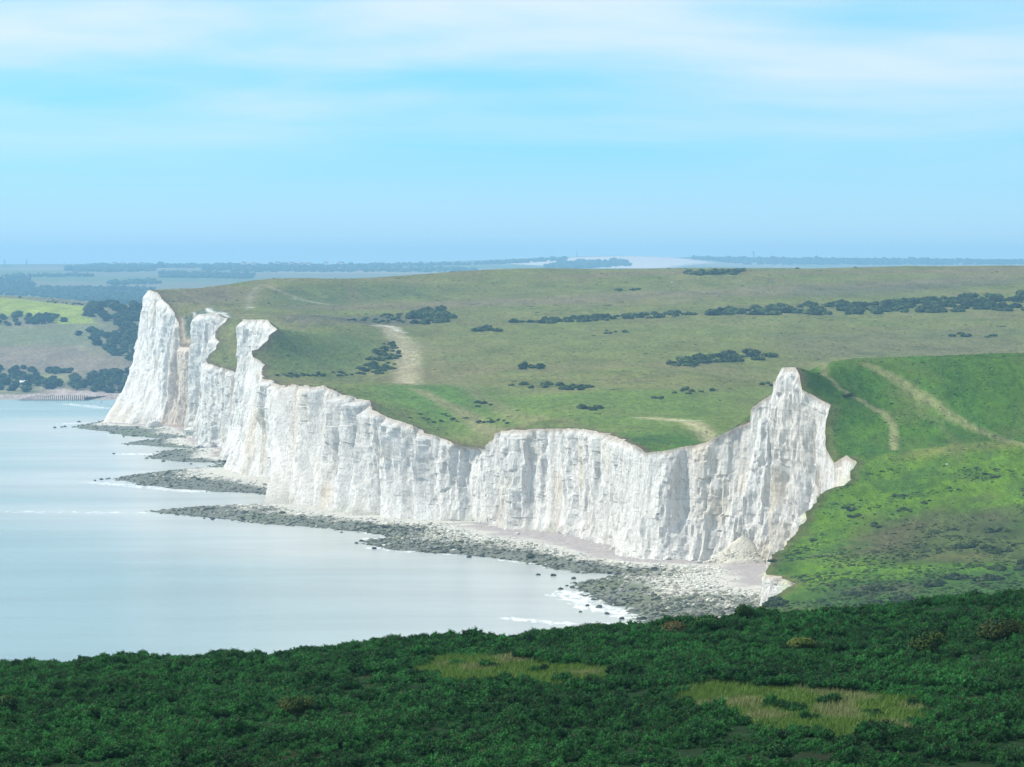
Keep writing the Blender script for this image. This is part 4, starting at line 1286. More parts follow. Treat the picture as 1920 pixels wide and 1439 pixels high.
# woods of the far shore
WOODS = [
    ([(155, 590), (172, 574), (215, 572), (285, 577), (285, 648), (250, 640), (225, 622), (190, 604)], 85, 0.85, 1.25, 'dense tree of the wood beside the bright green field', 'trees of the wood beside the bright field'),
    ([(138, 626), (180, 622), (240, 632), (270, 645), (270, 685), (215, 670), (190, 655), (170, 640)], 58, 0.7, 1.1, 'tree in the scattered copse on the far hillside', 'trees of the scattered copse'),
    ([(-20, 590), (28, 590), (60, 596), (110, 594), (125, 607), (60, 612), (-20, 611)], 42, 0.55, 0.95, 'tree in the belt below the bright green field', 'trees of the belt below the bright field'),
    ([(-20, 696), (30, 700), (62, 705), (82, 716), (116, 714), (118, 724), (85, 733), (40, 737), (-20, 732)], 48, 0.7, 1.15, 'tree in the shoreside wood around the white roof', 'trees around the white roof'),
    ([(128, 722), (150, 707), (200, 700), (260, 703), (260, 738), (190, 738), (140, 732)], 58, 0.7, 1.15, 'tree in the thicket behind the far beach', 'trees behind the far beach'),
    ([(-20, 688), (60, 692), (135, 700), (135, 704), (60, 699), (-20, 694)], 26, 0.5, 0.9, 'small tree in the hedge line across the far hillside', 'trees of the far hedge line'),
    ([(-20, 554.5), (100, 564), (180, 574), (175, 577), (90, 568), (-20, 558)], 18, 0.2, 0.4, 'small tree along the upper edge of the bright green field', 'trees along the upper edge of the bright field'),
]
for poly, n, s0, s1, lab, grp in WOODS:
    thicket(poly, n, s0, s1, lab, grp, far_bvh, TRE, 'tree', 'tree', 0.85)

# far-off woods that read as one mass
FARW = [([(120, 502), (200, 500), (290, 502), (292, 509), (200, 511), (125, 509)], 420, 'dark band of woodland on the far plateau'),
        ([(-40, 524), (50, 522), (62, 535), (58, 545), (-40, 545)], 300, 'blue wood above the far valley'),
        ([(-40, 545), (70, 541), (200, 540), (290, 542), (290, 572), (170, 571), (60, 558), (-40, 554)], 1300, 'broad blue forest in the far valley'),
        ([(200, 531), (290, 526), (300, 533), (210, 535)], 120, 'hedge of trees above the far forest'),
        ([(300, 512), (480, 516), (470, 523), (300, 521)], 420, 'long wood behind the downs'),
        ([(0, 518), (150, 516), (180, 519), (20, 521)], 120, 'thin line of trees across far fields'),
        ([(160, 499), (400, 499), (640, 500), (900, 496), (980, 490), (1060, 486), (1060, 489), (960, 495), (640, 503), (160, 503)], 900, 'uneven line of trees along the far skyline'),
        ([(1020, 500), (1060, 493), (1160, 490), (1185, 499), (1100, 504), (1020, 505)], 420, 'dark wood before the pale far hill'),
        ([(380, 504), (700, 504), (900, 505), (900, 511), (500, 511), (380, 508)], 420, 'belt of woodland below the far skyline'),
        ([(1280, 484), (1420, 486.5), (1600, 487.5), (1920, 491), (1920, 497), (1400, 497)], 700, 'long teal ridge of woodland on the horizon')]
for k, (poly, n, lab) in enumerate(FARW):
    rg = random.Random(700 + k); pts = []; tries = 0
    xs = [q[0] for q in poly]; ys = [q[1] for q in poly]
    while len(pts) < n and tries < 12000:
        tries += 1
        px, py = rg.uniform(min(xs), max(xs)), rg.uniform(min(ys), max(ys))
        if not in_poly(px, py, poly): continue
        p = far_at(px, py)
        if p and p.y > 4600: pts.append(tuple(p))
    if not pts: continue
    pts = np.array(pts); rg2 = np.random.default_rng(720 + k); n = len(pts)
    sz = rg2.uniform(3.0, 6.5, n) * np.clip(pts[:, 1] / 8500, 0.8, 1.7)
    cols = np.array((0.026, 0.048, 0.022))[None] * rg2.uniform(0.6, 1.6, (n, 1))
    pts[:, 2] += sz * 0.4
    o = lumps('woodland', pts, sz, cols, M['leaf'], 0.9, True, 0.35, 740 + k)
    tag(o, lab, 'woodland', kind='stuff')


# ------------------------------------------------------------------ gorse on the near hill
def gorse_mesh(name, seed, w, h, plumes, cols):
    """a cushion of short needle-covered plumes that radiate from its heart"""
    rg = np.random.default_rng(seed)
    V, T, Cc = [], [], []
    nV = 0
    heart = np.array([0, 0, h * 0.15])
    for i in range(plumes):
        z = 0.12 + 0.88 * (i + 0.5) / plumes; a = 2.4 * i + rg.uniform(-.3, .3)
        q = math.sqrt(max(0, 1 - z * z))
        ax = np.array([q * math.cos(a), q * math.sin(a), z]) + rg.normal(0, 0.12, 3); ax /= np.linalg.norm(ax)
        L = math.sqrt((ax[0] * w / 2) ** 2 + (ax[1] * w / 2) ** 2 + (ax[2] * h) ** 2) * rg.uniform(0.75, 1.15); R = rg.uniform(0.07, 0.12)
        ax = ax + np.array([0, 0, 0.35]); ax /= np.linalg.norm(ax)
        e1 = np.cross(ax, (0.3, 1, 0.1)); e1 /= np.linalg.norm(e1); e2 = np.cross(ax, e1)
        f = rg.uniform(0, 1); col = np.array(cols[0]) * (1 - f) + np.array(cols[1]) * f
        if rg.uniform() < 0.03: col = np.array((0.060, 0.052, 0.028))
        core = (ICO_V[:, :1] * e1 * R * 0.85 + ICO_V[:, 1:2] * e2 * R * 0.85 + (ICO_V[:, 2:3] * 0.42 + 0.55) * ax * L) + heart
        V.append(core); T.append(ICO_F + nV); Cc.append(np.tile(col * 0.85, (12, 1))); nV += 12
        m = 34
        zz = rg.uniform(0.45, 1.02, m); ang = rg.uniform(0, 6.28, m)
        rr_ = R * np.sqrt(np.clip(1 - ((zz - 0.55) / 0.48) ** 2, 0.02, 1))
        rad = np.cos(ang)[:, None] * e1 + np.sin(ang)[:, None] * e2
        p0 = heart + zz[:, None] * ax * L + rad * (rr_ * 0.8)[:, None]
        d = rad * 0.9 + ax * rg.uniform(0.3, 1.0, (m, 1)); d /= np.linalg.norm(d, axis=1)[:, None]
        side = np.cross(d, rg.normal(size=(m, 3))); side /= np.linalg.norm(side, axis=1)[:, None]
        ln = rg.uniform(0.04, 0.075, (m, 1)); wd = rg.uniform(0.014, 0.024, (m, 1))
        tri = np.stack([p0 - side * wd, p0 + side * wd, p0 + d * ln], 1)
        V.append(tri.reshape(-1, 3)); T.append(np.arange(3 * m).reshape(-1, 3) + nV); nV += 3 * m
        Cc.append(np.repeat(col[None] * rg.uniform(0.85, 1.3, (m, 1)), 3, 0))
    V = np.concatenate(V); T = np.concatenate(T); Cc = np.concatenate(Cc)
    return mesh_np(name, V, T, M['gorse'], False, np.clip(Cc, 0.002, 1))


def mat_gorse():
    t = NT('gorse_needles', 0.7, 0.15)
    oi = t.new('ShaderNodeObjectInfo')
    c = t.scale(t.attr(), t.ramp(oi.outputs['Random'], 0, 1, 0.55, 1.35))
    n1 = t.noise(t.pos((1, 0.5, 1)), 0.28, 4, 0.6, 0.5); n2 = t.noise(t.pos((1, 0.5, 1)), 0.13, 3, 0.6)
    c = t.mix(t.ramp(n1, 0.58, 0.74, 0, 0.40), c, (0.034, 0.046, 0.018))       # older, browner growth
    c = t.scale(c, t.ramp(n2, 0.35, 0.65, 0.72, 1.18))
    t.color(c)
    return t.m


M['gorse'] = mat_gorse()
GC = ((0.009, 0.056, 0.011), (0.032, 0.150, 0.030))
gor = [gorse_mesh('gorse_foliage', 800 + k, w_, h_, n_, GC) for k, (w_, h_, n_) in enumerate([(0.70, 0.42, 22), (0.85, 0.50, 28), (0.55, 0.38, 18), (0.70, 0.58, 26), (0.95, 0.42, 30)])]
gcol = bpy.data.collections.new('gorse_pieces')
for o in gor:
    COL.objects.unlink(o); gcol.objects.link(o)

# points of the gorse sea: a jittered lattice, opened where grass grows
gxs = np.arange(-36, 36, 0.36); gys = np.arange(114, 268, 0.42)
PX, PY = np.meshgrid(gxs, gys, indexing='ij')
PX = PX + RNG.uniform(-0.2, 0.2, PX.shape); PY = PY + RNG.uniform(-0.23, 0.23, PY.shape)
PX, PY = PX.ravel(), PY.ravel()
keep = np.abs(PX) < 0.123 * PY + 4.5
gs = np.max([pg_sd(PX + 0.35 * vn(PX / 1.1, PY / 2, 151), PY + 0.8 * vn(PX / 1.3, PY / 2.5, 152), g) for g in GRASS], axis=0)
keep &= gs < 0.0
hum = fbm(PX / 2.2, PY / 3.4, 153, 3); gap = fbm(PX / 1.1, PY / 1.5, 155, 2)
keep &= gap > -0.50
PX, PY, hum = PX[keep], PY[keep], hum[keep]
PZ = hill_h(PX, PY) - 0.05 + 0.42 * np.clip(hum, -0.7, 0.7)
psz = np.clip(0.62 + 0.34 * hum + RNG.normal(0, 0.17, len(PX)), 0.28, 1.2)
gm = bpy.data.meshes.new('gorse_scrub')
gm.vertices.add(len(PX)); gm.vertices.foreach_set('co', np.stack([PX, PY, PZ], 1).astype(np.float32).ravel())
for nm_, dat in (('size', psz), ('turn', RNG.uniform(0, 6.28, len(PX)))):
    a_ = gm.attributes.new(nm_, 'FLOAT', 'POINT'); a_.data.foreach_set('value', dat.astype(np.float32))
gsc = bpy.data.objects.new('gorse_scrub', gm); COL.objects.link(gsc)
tag(gsc, 'dense dark green gorse covering the near hillside', 'gorse', kind='stuff')
ng = bpy.data.node_groups.new('scatter', 'GeometryNodeTree')
ng.interface.new_socket('Geometry', in_out='INPUT', socket_type='NodeSocketGeometry')
ng.interface.new_socket('Geometry', in_out='OUTPUT', socket_type='NodeSocketGeometry')
gi, go_ = ng.nodes.new('NodeGroupInput'), ng.nodes.new('NodeGroupOutput')
iop = ng.nodes.new('GeometryNodeInstanceOnPoints'); ci = ng.nodes.new('GeometryNodeCollectionInfo')
ci.inputs['Collection'].default_value = gcol; ci.inputs['Separate Children'].default_value = True; ci.inputs['Reset Children'].default_value = True
iop.inputs['Pick Instance'].default_value = True
na, nb_ = ng.nodes.new('GeometryNodeInputNamedAttribute'), ng.nodes.new('GeometryNodeInputNamedAttribute')
na.data_type = nb_.data_type = 'FLOAT'
na.inputs[0].default_value = 'size'; nb_.inputs[0].default_value = 'turn'
cx_ = ng.nodes.new('ShaderNodeCombineXYZ'); e2r = ng.nodes.new('FunctionNodeEulerToRotation')
ng.links.new(gi.outputs[0], iop.inputs['Points']); ng.links.new(ci.outputs[0], iop.inputs['Instance'])
ng.links.new(na.outputs[0], iop.inputs['Scale']); ng.links.new(nb_.outputs[0], cx_.inputs[2])
ng.links.new(cx_.outputs[0], e2r.inputs[0]); ng.links.new(e2r.outputs[0], iop.inputs['Rotation'])
ng.links.new(iop.outputs[0], go_.inputs[0])
md = gsc.modifiers.new('scatter', 'NODES'); md.node_group = ng

# single gorse bushes that stand out of the cover
GB = []


def gorse_bush(px, py, s, label, group):
    p = hill_at(px, py)
    if p is None: return
    r_ = empty('gorse_bush', (p.x, p.y, p.z - 0.05), random.uniform(0, 6.28), s)
    for k in range(4):
        src = gor[random.randrange(5)]
        f = bpy.data.objects.new('foliage', src.data); COL.objects.link(f); f.parent = r_
        a = k * 1.57 + random.uniform(-.4, .4)
        f.location = (0.34 * math.cos(a), 0.34 * math.sin(a), 0.0 + 0.12 * (k == 0)); f.rotation_euler = (0, 0, random.uniform(0, 6.28))
    if 'stem_me' not in globals():
        st = taper('stem', [(0, 0, -0.2, 0.04), (0.03, 0, 0.2, 0.03), (0.08, 0.02, 0.45, 0.012)], M['bark'], 5)
        globals()['stem_me'] = st.data; st.parent = r_
    else:
        st = bpy.data.objects.new('stem', globals()['stem_me']); COL.objects.link(st); st.parent = r_
    tag(r_, label, 'gorse bush', group)


for (px, py, s) in [(1455, 1330, 0.9), (1490, 1336, 0.8), (1520, 1352, 0.7), (1645, 1345, 0.55), (1630, 1340, 0.5)]:
    gorse_bush(px, py, s, 'dark gorse bush at the edge of the larger grass clearing', 'gorse bushes at the edge of the larger clearing')
for (px, py, s) in [(860, 1250, 0.7), (915, 1254, 0.8), (1010, 1262, 0.8)]:
    gorse_bush(px, py, s, 'dark gorse bush at the edge of the narrow grass clearing', 'gorse bushes at the edge of the narrow clearing')
rgb = random.Random(12)
for k in range(36):
    gorse_bush(rgb.uniform(20, 1900), rgb.uniform(1250, 1425), rgb.uniform(0.7, 0.95), 'taller gorse bush rising above the even gorse cover', 'taller gorse bushes')
for px in range(30, 1900, 62):
    y = float(np.interp(px, [c_[0] for c_ in CREST], [c_[1] for c_ in CREST])) + 8
    gorse_bush(px + rgb.uniform(-20, 20), y, rgb.uniform(0.45, 0.7), 'gorse bush on the crest line against the sea and slope beyond', 'gorse bushes on the crest line')

# broad-leaved bushes among the gorse
def leafy_bush(px, py, w, h, cols, label, n=1500, leaf=0.055):
    p = hill_at(px, py)
    if p is None: return
    rg = random.Random(px)
    r_ = empty('leafy_bush', (p.x, p.y, p.z + 0.15))
    bl = []
    for _ in range(9):
        a, q = rg.uniform(0, 6.28), rg.uniform(0, 0.6)
        bl.append((w * 0.5 * q * math.cos(a), w * 0.5 * q * math.sin(a), h * rg.uniform(0.3, 0.6), w * rg.uniform(0.16, 0.26), w * rg.uniform(0.16, 0.26), h * rg.uniform(0.3, 0.45)))
    f = leaf_cloud('foliage', bl, n, leaf, cols, px, M['leaf'], 0.7); f.parent = r_
    taper('stem', [(0, 0, -0.2, 0.05), (0.03, 0, h * 0.4, 0.035), (0.1, 0.02, h * 0.8, 0.012)], M['bark'], 5, r_)
    tag(r_, label, 'bush')


leafy_bush(1735, 1238, 2.2, 1.25, ((0.016, 0.055, 0.014), (0.075, 0.110, 0.016)), 'round leafy bush with yellowish top among the gorse', 2200)
leafy_bush(1880, 1216, 2.8, 1.35, ((0.025, 0.075, 0.016), (0.120, 0.105, 0.016)), 'wide leafy bush with ochre flush on the upper gorse slope', 2400)
leafy_bush(1395, 1172, 1.4, 0.95, ((0.018, 0.060, 0.016), (0.045, 0.095, 0.018)), 'bright green bush on the crest below the chalk bank', 1500)
leafy_bush(1262, 1198, 2.0, 0.8, ((0.040, 0.060, 0.018), (0.095, 0.070, 0.025)), 'rusty brown bush on the slope under the crest', 1500)
leafy_bush(1320, 1190, 2.2, 0.75, ((0.020, 0.080, 0.016), (0.040, 0.130, 0.025)), 'fresh green bramble beside the rusty brown bush', 1500)
leafy_bush(560, 1352, 1.8, 0.9, ((0.030, 0.065, 0.012), (0.085, 0.085, 0.014)), 'olive bush with small yellow leaves alone in the gorse', 1700, 0.045)
leafy_bush(1500, 1228, 2.0, 0.8, ((0.022, 0.085, 0.018), (0.080, 0.105, 0.018)), 'yellow-green bush in the middle of the gorse slope', 1500)
leafy_bush(15, 1345, 1.2, 0.8, ((0.018, 0.050, 0.014), (0.040, 0.070, 0.018)), 'small dark leafy bush at the side of the gorse slope', 1200)
leafy_bush(1460, 1436, 1.5, 0.7, ((0.016, 0.070, 0.018), (0.035, 0.120, 0.028)), 'bright leafy bush low down below the larger clearing', 1400)

# dead flower stalks on the crest
for px, py, lab in [(605, 1203, 'dry bent stalk sticking up from the crest of the gorse'), (675, 1197, 'tuft of dry stalks beside the bent stalk on the crest')]:
    p = hill_at(px, py + 4)
    r_ = empty('dry_stalk', p if p else (0, 0, 0))
    for k in range(6):
        a = random.uniform(-0.5, 0.9)
        taper('stalk', [(0.1 * k - 0.2, 0, 0.1, 0.012), (0.1 * k - 0.2 + 0.25 * a, 0, 0.65, 0.010), (0.1 * k - 0.2 + 0.75 * a, 0.02, 1.05 + 0.1 * random.random(), 0.006)], M['bark'], 4, r_)
    tag(r_, lab, 'stalk')

# long grass in the clearings
M['grass'] = mat_leaf('long_grass', 0.0)
for k, (g, lab) in enumerate(zip(GRASS, ['yellow-green grass in the narrow clearing', 'tall grass with straw heads in the larger clearing'])):
    rg = np.random.default_rng(900 + k)
    gx0, gx1 = min(q[0] for q in g) - 1, max(q[0] for q in g) + 1; gy0, gy1 = min(q[1] for q in g) - 2, max(q[1] for q in g) + 2
    n = int((gx1 - gx0) * (gy1 - gy0) * 170)
    x, y = rg.uniform(gx0, gx1, n), rg.uniform(gy0, gy1, n)
    kp = pg_sd(x, y, g) > -0.5; x, y = x[kp], y[kp]; n = len(x)
    z = hill_h(x, y)
    hgt = rg.uniform(0.12, 0.30, n) * (1 + 0.3 * vn(x, y / 2, 161)); a = rg.uniform(0, 3.14, n); wd = 0.016
    lx, ly = rg.normal(0.06, 0.08, n), rg.normal(0, 0.08, n)
    V = np.stack([np.stack([x - wd * np.cos(a), y - wd * np.sin(a), z], 1), np.stack([x + wd * np.cos(a), y + wd * np.sin(a), z], 1), np.stack([x + lx, y + ly, z + hgt], 1)], 1)
    straw = np.clip(sstep(0.15, 0.7, vn(x / 1.6 + 3, y / 4, 163)) + rg.normal(0, 0.15, n), 0, 1)[:, None]
    c = np.array((0.085, 0.165, 0.026)) * (1 - straw) + np.array((0.180, 0.200, 0.085)) * straw
    o = mesh_np('long_grass', V.reshape(-1, 3), np.arange(3 * n).reshape(-1, 3), M['grass'], False, np.repeat(c, 3, 0))
    tag(o, lab, 'grass', kind='stuff')

# ------------------------------------------------------------------ small built things
def simple(name, col, rough=0.85):
    t = NT(name, rough, 0.2)
    n_ = t.noise(t.pos(), 2.0, 4, 0.6)
    a = tuple(x * 0.8 for x in col); b = tuple(min(1, x * 1.15) for x in col)
    t.color(t.mix(n_, a, b)); return t.m


M['wood'] = simple('weathered_wood', (0.10, 0.085, 0.07)); M['steel'] = simple('galvanised_steel', (0.30, 0.32, 0.33), 0.6)
M['white'] = simple('white_render', (0.78, 0.77, 0.74)); M['slate'] = simple('roof_slate', (0.22, 0.17, 0.15)); M['glass'] = simple('window_glass', (0.05, 0.06, 0.07), 0.2)


def box(name, x0, x1, y0, y1, z0, z1, mat, parent=None):
    V = [(x, y, z) for x in (x0, x1) for y in (y0, y1) for z in (z0, z1)]
    Q = [(0, 1, 3, 2), (4, 6, 7, 5), (0, 4, 5, 1), (2, 3, 7, 6), (0, 2, 6, 4), (1, 5, 7, 3)]
    return mesh_np(name, V, Q, mat, False, None, parent)


def bar(name, a, b, r_, mat, parent, sides=5):
    a, b = Vector(a), Vector(b); d = (b - a).normalized()
    e1 = d.orthogonal().normalized(); e2 = d.cross(e1)
    V = [tuple(q + r_ * (math.cos(2 * math.pi * k / sides) * e1 + math.sin(2 * math.pi * k / sides) * e2)) for q in (a, b) for k in range(sides)]
    Q = [(k, (k + 1) % sides, sides + (k + 1) % sides, sides + k) for k in range(sides)]
    return mesh_np(name, V, Q, mat, True, None, parent)


# wire fence on the shelf
fp = [(1671, 991), (1696, 986), (1721, 983), (1747, 982), (1770, 981), (1795, 980), (1820, 979), (1843, 974), (1868, 970), (1893, 967), (1918, 964)]
fpt = [q for q in (at(*f_) for f_ in fp) if q]
fr_ = empty('wire_fence', fpt[0]); tag(fr_, 'wire fence on thin posts crossing the rough green slope', 'fence')
for q in fpt:
    d = q - fpt[0]
    bar('post', (d.x, d.y, d.z - 0.3), (d.x + random.uniform(-.04, .04), d.y, d.z + 1.15), 0.055, M['wood'], fr_, 6)
for hz_ in (0.45, 0.95):
    for a, b in zip(fpt[:-1], fpt[1:]):
        da, db = a - fpt[0], b - fpt[0]
        bar('wire', (da.x, da.y, da.z + hz_), (db.x, db.y, db.z + hz_), 0.006, M['steel'], fr_, 3)

# pale bare patch and a white stone on the shelf
p = at(1714, 1128)
if p:
    a = np.linspace(0, 6.283, 25)[:-1]
    V = [(p.x, p.y, p.z + 0.12)] + [(p.x + 2.1 * math.cos(t) * (1 + 0.15 * math.sin(3 * t)), p.y + 5 * math.sin(t), (drop(p.x + 2.1 * math.cos(t), p.y + 5 * math.sin(t)) or p).z + 0.08) for t in a]
    o = mesh_np('path', V, [(0, 1 + i, 1 + (i + 1) % 24) for i in range(24)], M['rock'], True, np.tile(np.array((0.50, 0.44, 0.34)), (25, 1)))
    tag(o, 'pale bare patch of track behind the gorse', 'path', kind='structure')
p = at(1776, 871)
if p:
    o = bpy.data.objects.new('boulder', pale_b[0]); COL.objects.link(o); o.location = p; o.scale = (0.55, 0.4, 0.35)
    tag(o, 'small white stone lying in the grass of the shelf', 'boulder')

# groyne posts and revetment on the far beach
gb0 = Vector(G(40, 751.5, 0))
gr = empty('groyne', gb0); tag(gr, 'row of tall timber groyne posts standing at the far water edge', 'groyne')
for k in range(36):
    px = 36 + k * 3.7; g0 = Vector(G(px, 752.0 + 1.0 * math.sin(k * 0.7) * 0.4, 0)) - gb0
    hgt = 1.2 + 2.6 * min(1, k / 9) * (1 if k < 34 else 0.75) + random.uniform(-0.25, 0.25)
    bar('post', (g0.x, g0.y, -1.2), (g0.x + random.uniform(-.06, .06), g0.y, hgt), 0.27, M['wood'], gr, 6)
bar('rail', (0, 0, 0.5), tuple(Vector(G(165, 752.2, 0)) - gb0 + Vector((0, 0, 0.6))), 0.14, M['wood'], gr, 5)
g1 = Vector(G(158, 750.5, 0)); rv = empty('revetment', g1); tag(rv, 'dark timber revetment wall behind the far groyne posts', 'revetment')
g2 = Vector(G(236, 745, 0)) - g1
for k in range(13):
    a = g2 * (k / 13); b = g2 * ((k + 1) / 13)
    V = [(a.x, a.y, -0.8), (b.x - 0.15, b.y, -0.8), (b.x - 0.15, b.y, 1.9), (a.x, a.y, 1.9 - random.uniform(0, .3))]
    V += [(x, y + 0.25, z) for x, y, z in V]
    mesh_np('panel', V, [(0, 1, 2, 3), (5, 4, 7, 6), (3, 2, 6, 7), (0, 3, 7, 4), (1, 5, 6, 2)], M['wood'], False, None, rv)
    bar('post', (a.x, a.y - 0.2, -0.8), (a.x, a.y - 0.2, 2.3), 0.16, M['wood'], rv, 5)


def house(p, w, d, h, rz, label, group=None, roofmat=None):
    r_ = empty('house', p, rz)
    box('wall', -w / 2, w / 2, -d / 2, d / 2, -1.0, h, M['white'], r_)
    e = 0.4
    V = [(-w / 2 - e, -d / 2 - e, h), (w / 2 + e, -d / 2 - e, h), (w / 2 + e, d / 2 + e, h), (-w / 2 - e, d / 2 + e, h), (-w / 2 - e, 0, h + d * 0.42), (w / 2 + e, 0, h + d * 0.42)]
    rf = mesh_np('roof', V, [(0, 1, 5, 5), (0, 5, 4, 4), (3, 4, 5, 5), (3, 5, 2, 2), (0, 4, 3, 3), (1, 2, 5, 5)], roofmat or M['slate'], False, None, r_) if False else None
    T = [(0, 1, 5), (0, 5, 4), (3, 4, 5), (3, 5, 2), (0, 4, 3), (1, 2, 5)]
    rf = mesh_np('roof', V, T, roofmat or M['slate'], False, None, r_)
    box('chimney', -w * 0.32, -w * 0.32 + 0.8, -0.4, 0.4, h + d * 0.2, h + d * 0.42 + 1.0, M['slate'], rf)
    for k in (-1, 1):
        box('window', k * w * 0.27 - 0.5, k * w * 0.27 + 0.5, -d / 2 - 0.06, -d / 2 + 0.1, h * 0.4, h * 0.4 + 1.2, M['glass'], r_)
    box('door', -0.45, 0.45, -d / 2 - 0.08, -d / 2 + 0.1, -0.5, 1.9, M['slate'], r_)
    return tag(r_, label, 'house', group)


p = far_at(43, 725)
if p: house((p.x, p.y + 3, p.z + 0.5), 4.6, 3.4, 2.4, 0.1, 'low cottage with a white roof among the shore trees', roofmat=M['white'])
rgh = random.Random(44)
for k, (px, py) in enumerate([(458, 498.5), (476, 499), (508, 498), (522, 499), (548, 498.6), (566, 499), (580, 498.8), (612, 499.2), (640, 499), (216, 499), (232, 499.4), (268, 500)]):
    p = far_at(px, py + 1.5)
    if p: house((p.x, p.y - 20, p.z + 2.5), rgh.uniform(11, 17), 10, rgh.uniform(6, 9), rgh.uniform(-.4, .4), 'small white house among the trees of the far skyline', 'white houses on the far skyline')


def pylon(px, py_base, hpx, label, arms=True, w=0.12):
    p = far_at(px, py_base)
    if p is None: return
    H = hpx * p.y / F; r_ = empty('pylon' if arms else 'radio_mast', p)
    bw = H * w; rad = max(0.35, p.y / 20000)
    for sx in (-1, 1):
        for sy in (-1, 1):
            bar('leg', (sx * bw, sy * bw, -1), (sx * bw * 0.18, sy * bw * 0.18, H), rad, M['steel'], r_, 4)
    n = 6
    for k in range(n):
        f0, f1 = k / n, (k + 1) / n; w0, w1 = bw * (1 - 0.82 * f0), bw * (1 - 0.82 * f1)
        bar('brace', (-w0, -w0, H * f0), (w1, -w1, H * f1), rad * 0.6, M['steel'], r_, 3)
        bar('brace', (w0, -w0, H * f0), (-w1, -w1, H * f1), rad * 0.6, M['steel'], r_, 3)
    if arms:
        for f, l in ((0.68, 0.22), (0.82, 0.18), (0.95, 0.13)):
            bar('crossarm', (-H * l, 0, H * f), (H * l, 0, H * f), rad * 0.9, M['steel'], r_, 4)
    else:
        bar('antenna', (0, 0, H * 0.95), (0, 0, H * 1.25), rad * 0.7, M['steel'], r_, 4)
    tag(r_, label, 'pylon' if arms else 'mast')


pylon(1082, 482.5, 14, 'slim radio mast above the pale far hill', False, 0.05)
pylon(1413, 486, 15, 'lattice power pylon on the teal horizon ridge', True, 0.12)
pylon(9, 499.5, 12, 'faint power pylon on the far skyline above open ground', True, 0.10)
pylon(50, 497.5, 11, 'faint power pylon on the rounded wooded rise of the far skyline', True, 0.10)
pylon(121, 499.5, 8, 'thin mast on the far skyline beside the dark woodland band', False, 0.04)


# ------------------------------------------------------------------ walkers and a gull
def skin_figure(name, verts, edges, radii, mat_fn, root=0, sub=1):
    me = bpy.data.meshes.new(name); me.from_pydata(verts, edges, [])
    o = bpy.data.objects.new(name, me); COL.objects.link(o)
    md_ = o.modifiers.new('skin', 'SKIN')
    for i, r_ in enumerate(radii):
        me.skin_vertices[0].data[i].radius = (r_, r_); me.skin_vertices[0].data[i].use_root = (i == root)
    ss = o.modifiers.new('sub', 'SUBSURF'); ss.levels = ss.render_levels = sub
    dg = bpy.context.evaluated_depsgraph_get()
    nm_ = bpy.data.meshes.new_from_object(o.evaluated_get(dg))
    bpy.data.objects.remove(o)
    n = len(nm_.vertices); co = np.empty(n * 3); nm_.vertices.foreach_get('co', co); co = co.reshape(-1, 3)
    c = np.ones((n, 4), np.float32); c[:, :3] = mat_fn(co)
    a_ = nm_.color_attributes.new('tint', 'FLOAT_COLOR', 'POINT'); a_.data.foreach_set('color', c.ravel())
    nm_.polygons.foreach_set('use_smooth', np.full(len(nm_.polygons), True))
    return nm_


M['cloth'] = mat_attr('clothing', 0.9, 6.0, 0.9, 1.1)


def person_mesh(top_c, leg_c, stride):
    V = [(0, 0, 0.95), (0, 0, 1.18), (0, 0, 1.40), (0, 0, 1.50), (0, -0.01, 1.60), (0, 0, 1.74),
         (0.10, 0, 0.90), (0.11, -stride, 0.50), (0.11, -stride * 1.1 + 0.03, 0.09), (0.11, -stride * 1.1 - 0.10, 0.04),
         (-0.10, 0, 0.90), (-0.11, stride * 0.7, 0.50), (-0.11, stride * 1.5, 0.11), (-0.11, stride * 1.5 - 0.12, 0.04),
         (0.19, 0, 1.40), (0.24, 0.06, 1.12), (0.25, -0.06, 0.88), (-0.19, 0, 1.40), (-0.24, -0.04, 1.12), (-0.25, -0.14, 0.90)]
    E = [(0, 1), (1, 2), (2, 3), (3, 4), (4, 5), (0, 6), (6, 7), (7, 8), (8, 9), (0, 10), (10, 11), (11, 12), (12, 13), (2, 14), (14, 15), (15, 16), (2, 17), (17, 18), (18, 19)]
    R = [0.13, 0.13, 0.15, 0.065, 0.10, 0.075, 0.09, 0.065, 0.045, 0.04, 0.09, 0.065, 0.045, 0.04, 0.065, 0.048, 0.035, 0.065, 0.048, 0.035]

    def colr(co):
        c = np.tile(np.array(top_c), (len(co), 1)); c[co[:, 2] < 0.93] = leg_c
        c[co[:, 2] > 1.47] = (0.42, 0.28, 0.21); c[(co[:, 2] > 1.66)] = (0.06, 0.04, 0.03)
        c[(co[:, 2] < 0.08)] = (0.04, 0.04, 0.04); c[(np.abs(co[:, 0]) > 0.2) & (co[:, 2] < 0.96)] = (0.42, 0.28, 0.21)
        return c
    me = skin_figure('person', V, E, R, colr); me.materials.clear(); me.materials.append(M['cloth'])
    return me


PM = [person_mesh((0.10, 0.12, 0.25), (0.05, 0.05, 0.07), 0.12), person_mesh((0.62, 0.60, 0.58), (0.10, 0.11, 0.16), 0.05), person_mesh((0.35, 0.06, 0.05), (0.05, 0.05, 0.06), 0.16)]


def person(p, k, rz, label, group=None):
    if p is None: return
    o = bpy.data.objects.new('person', PM[k]); COL.objects.link(o); o.location = p; o.rotation_euler = (0, 0, rz)
    tag(o, label, 'person', group)


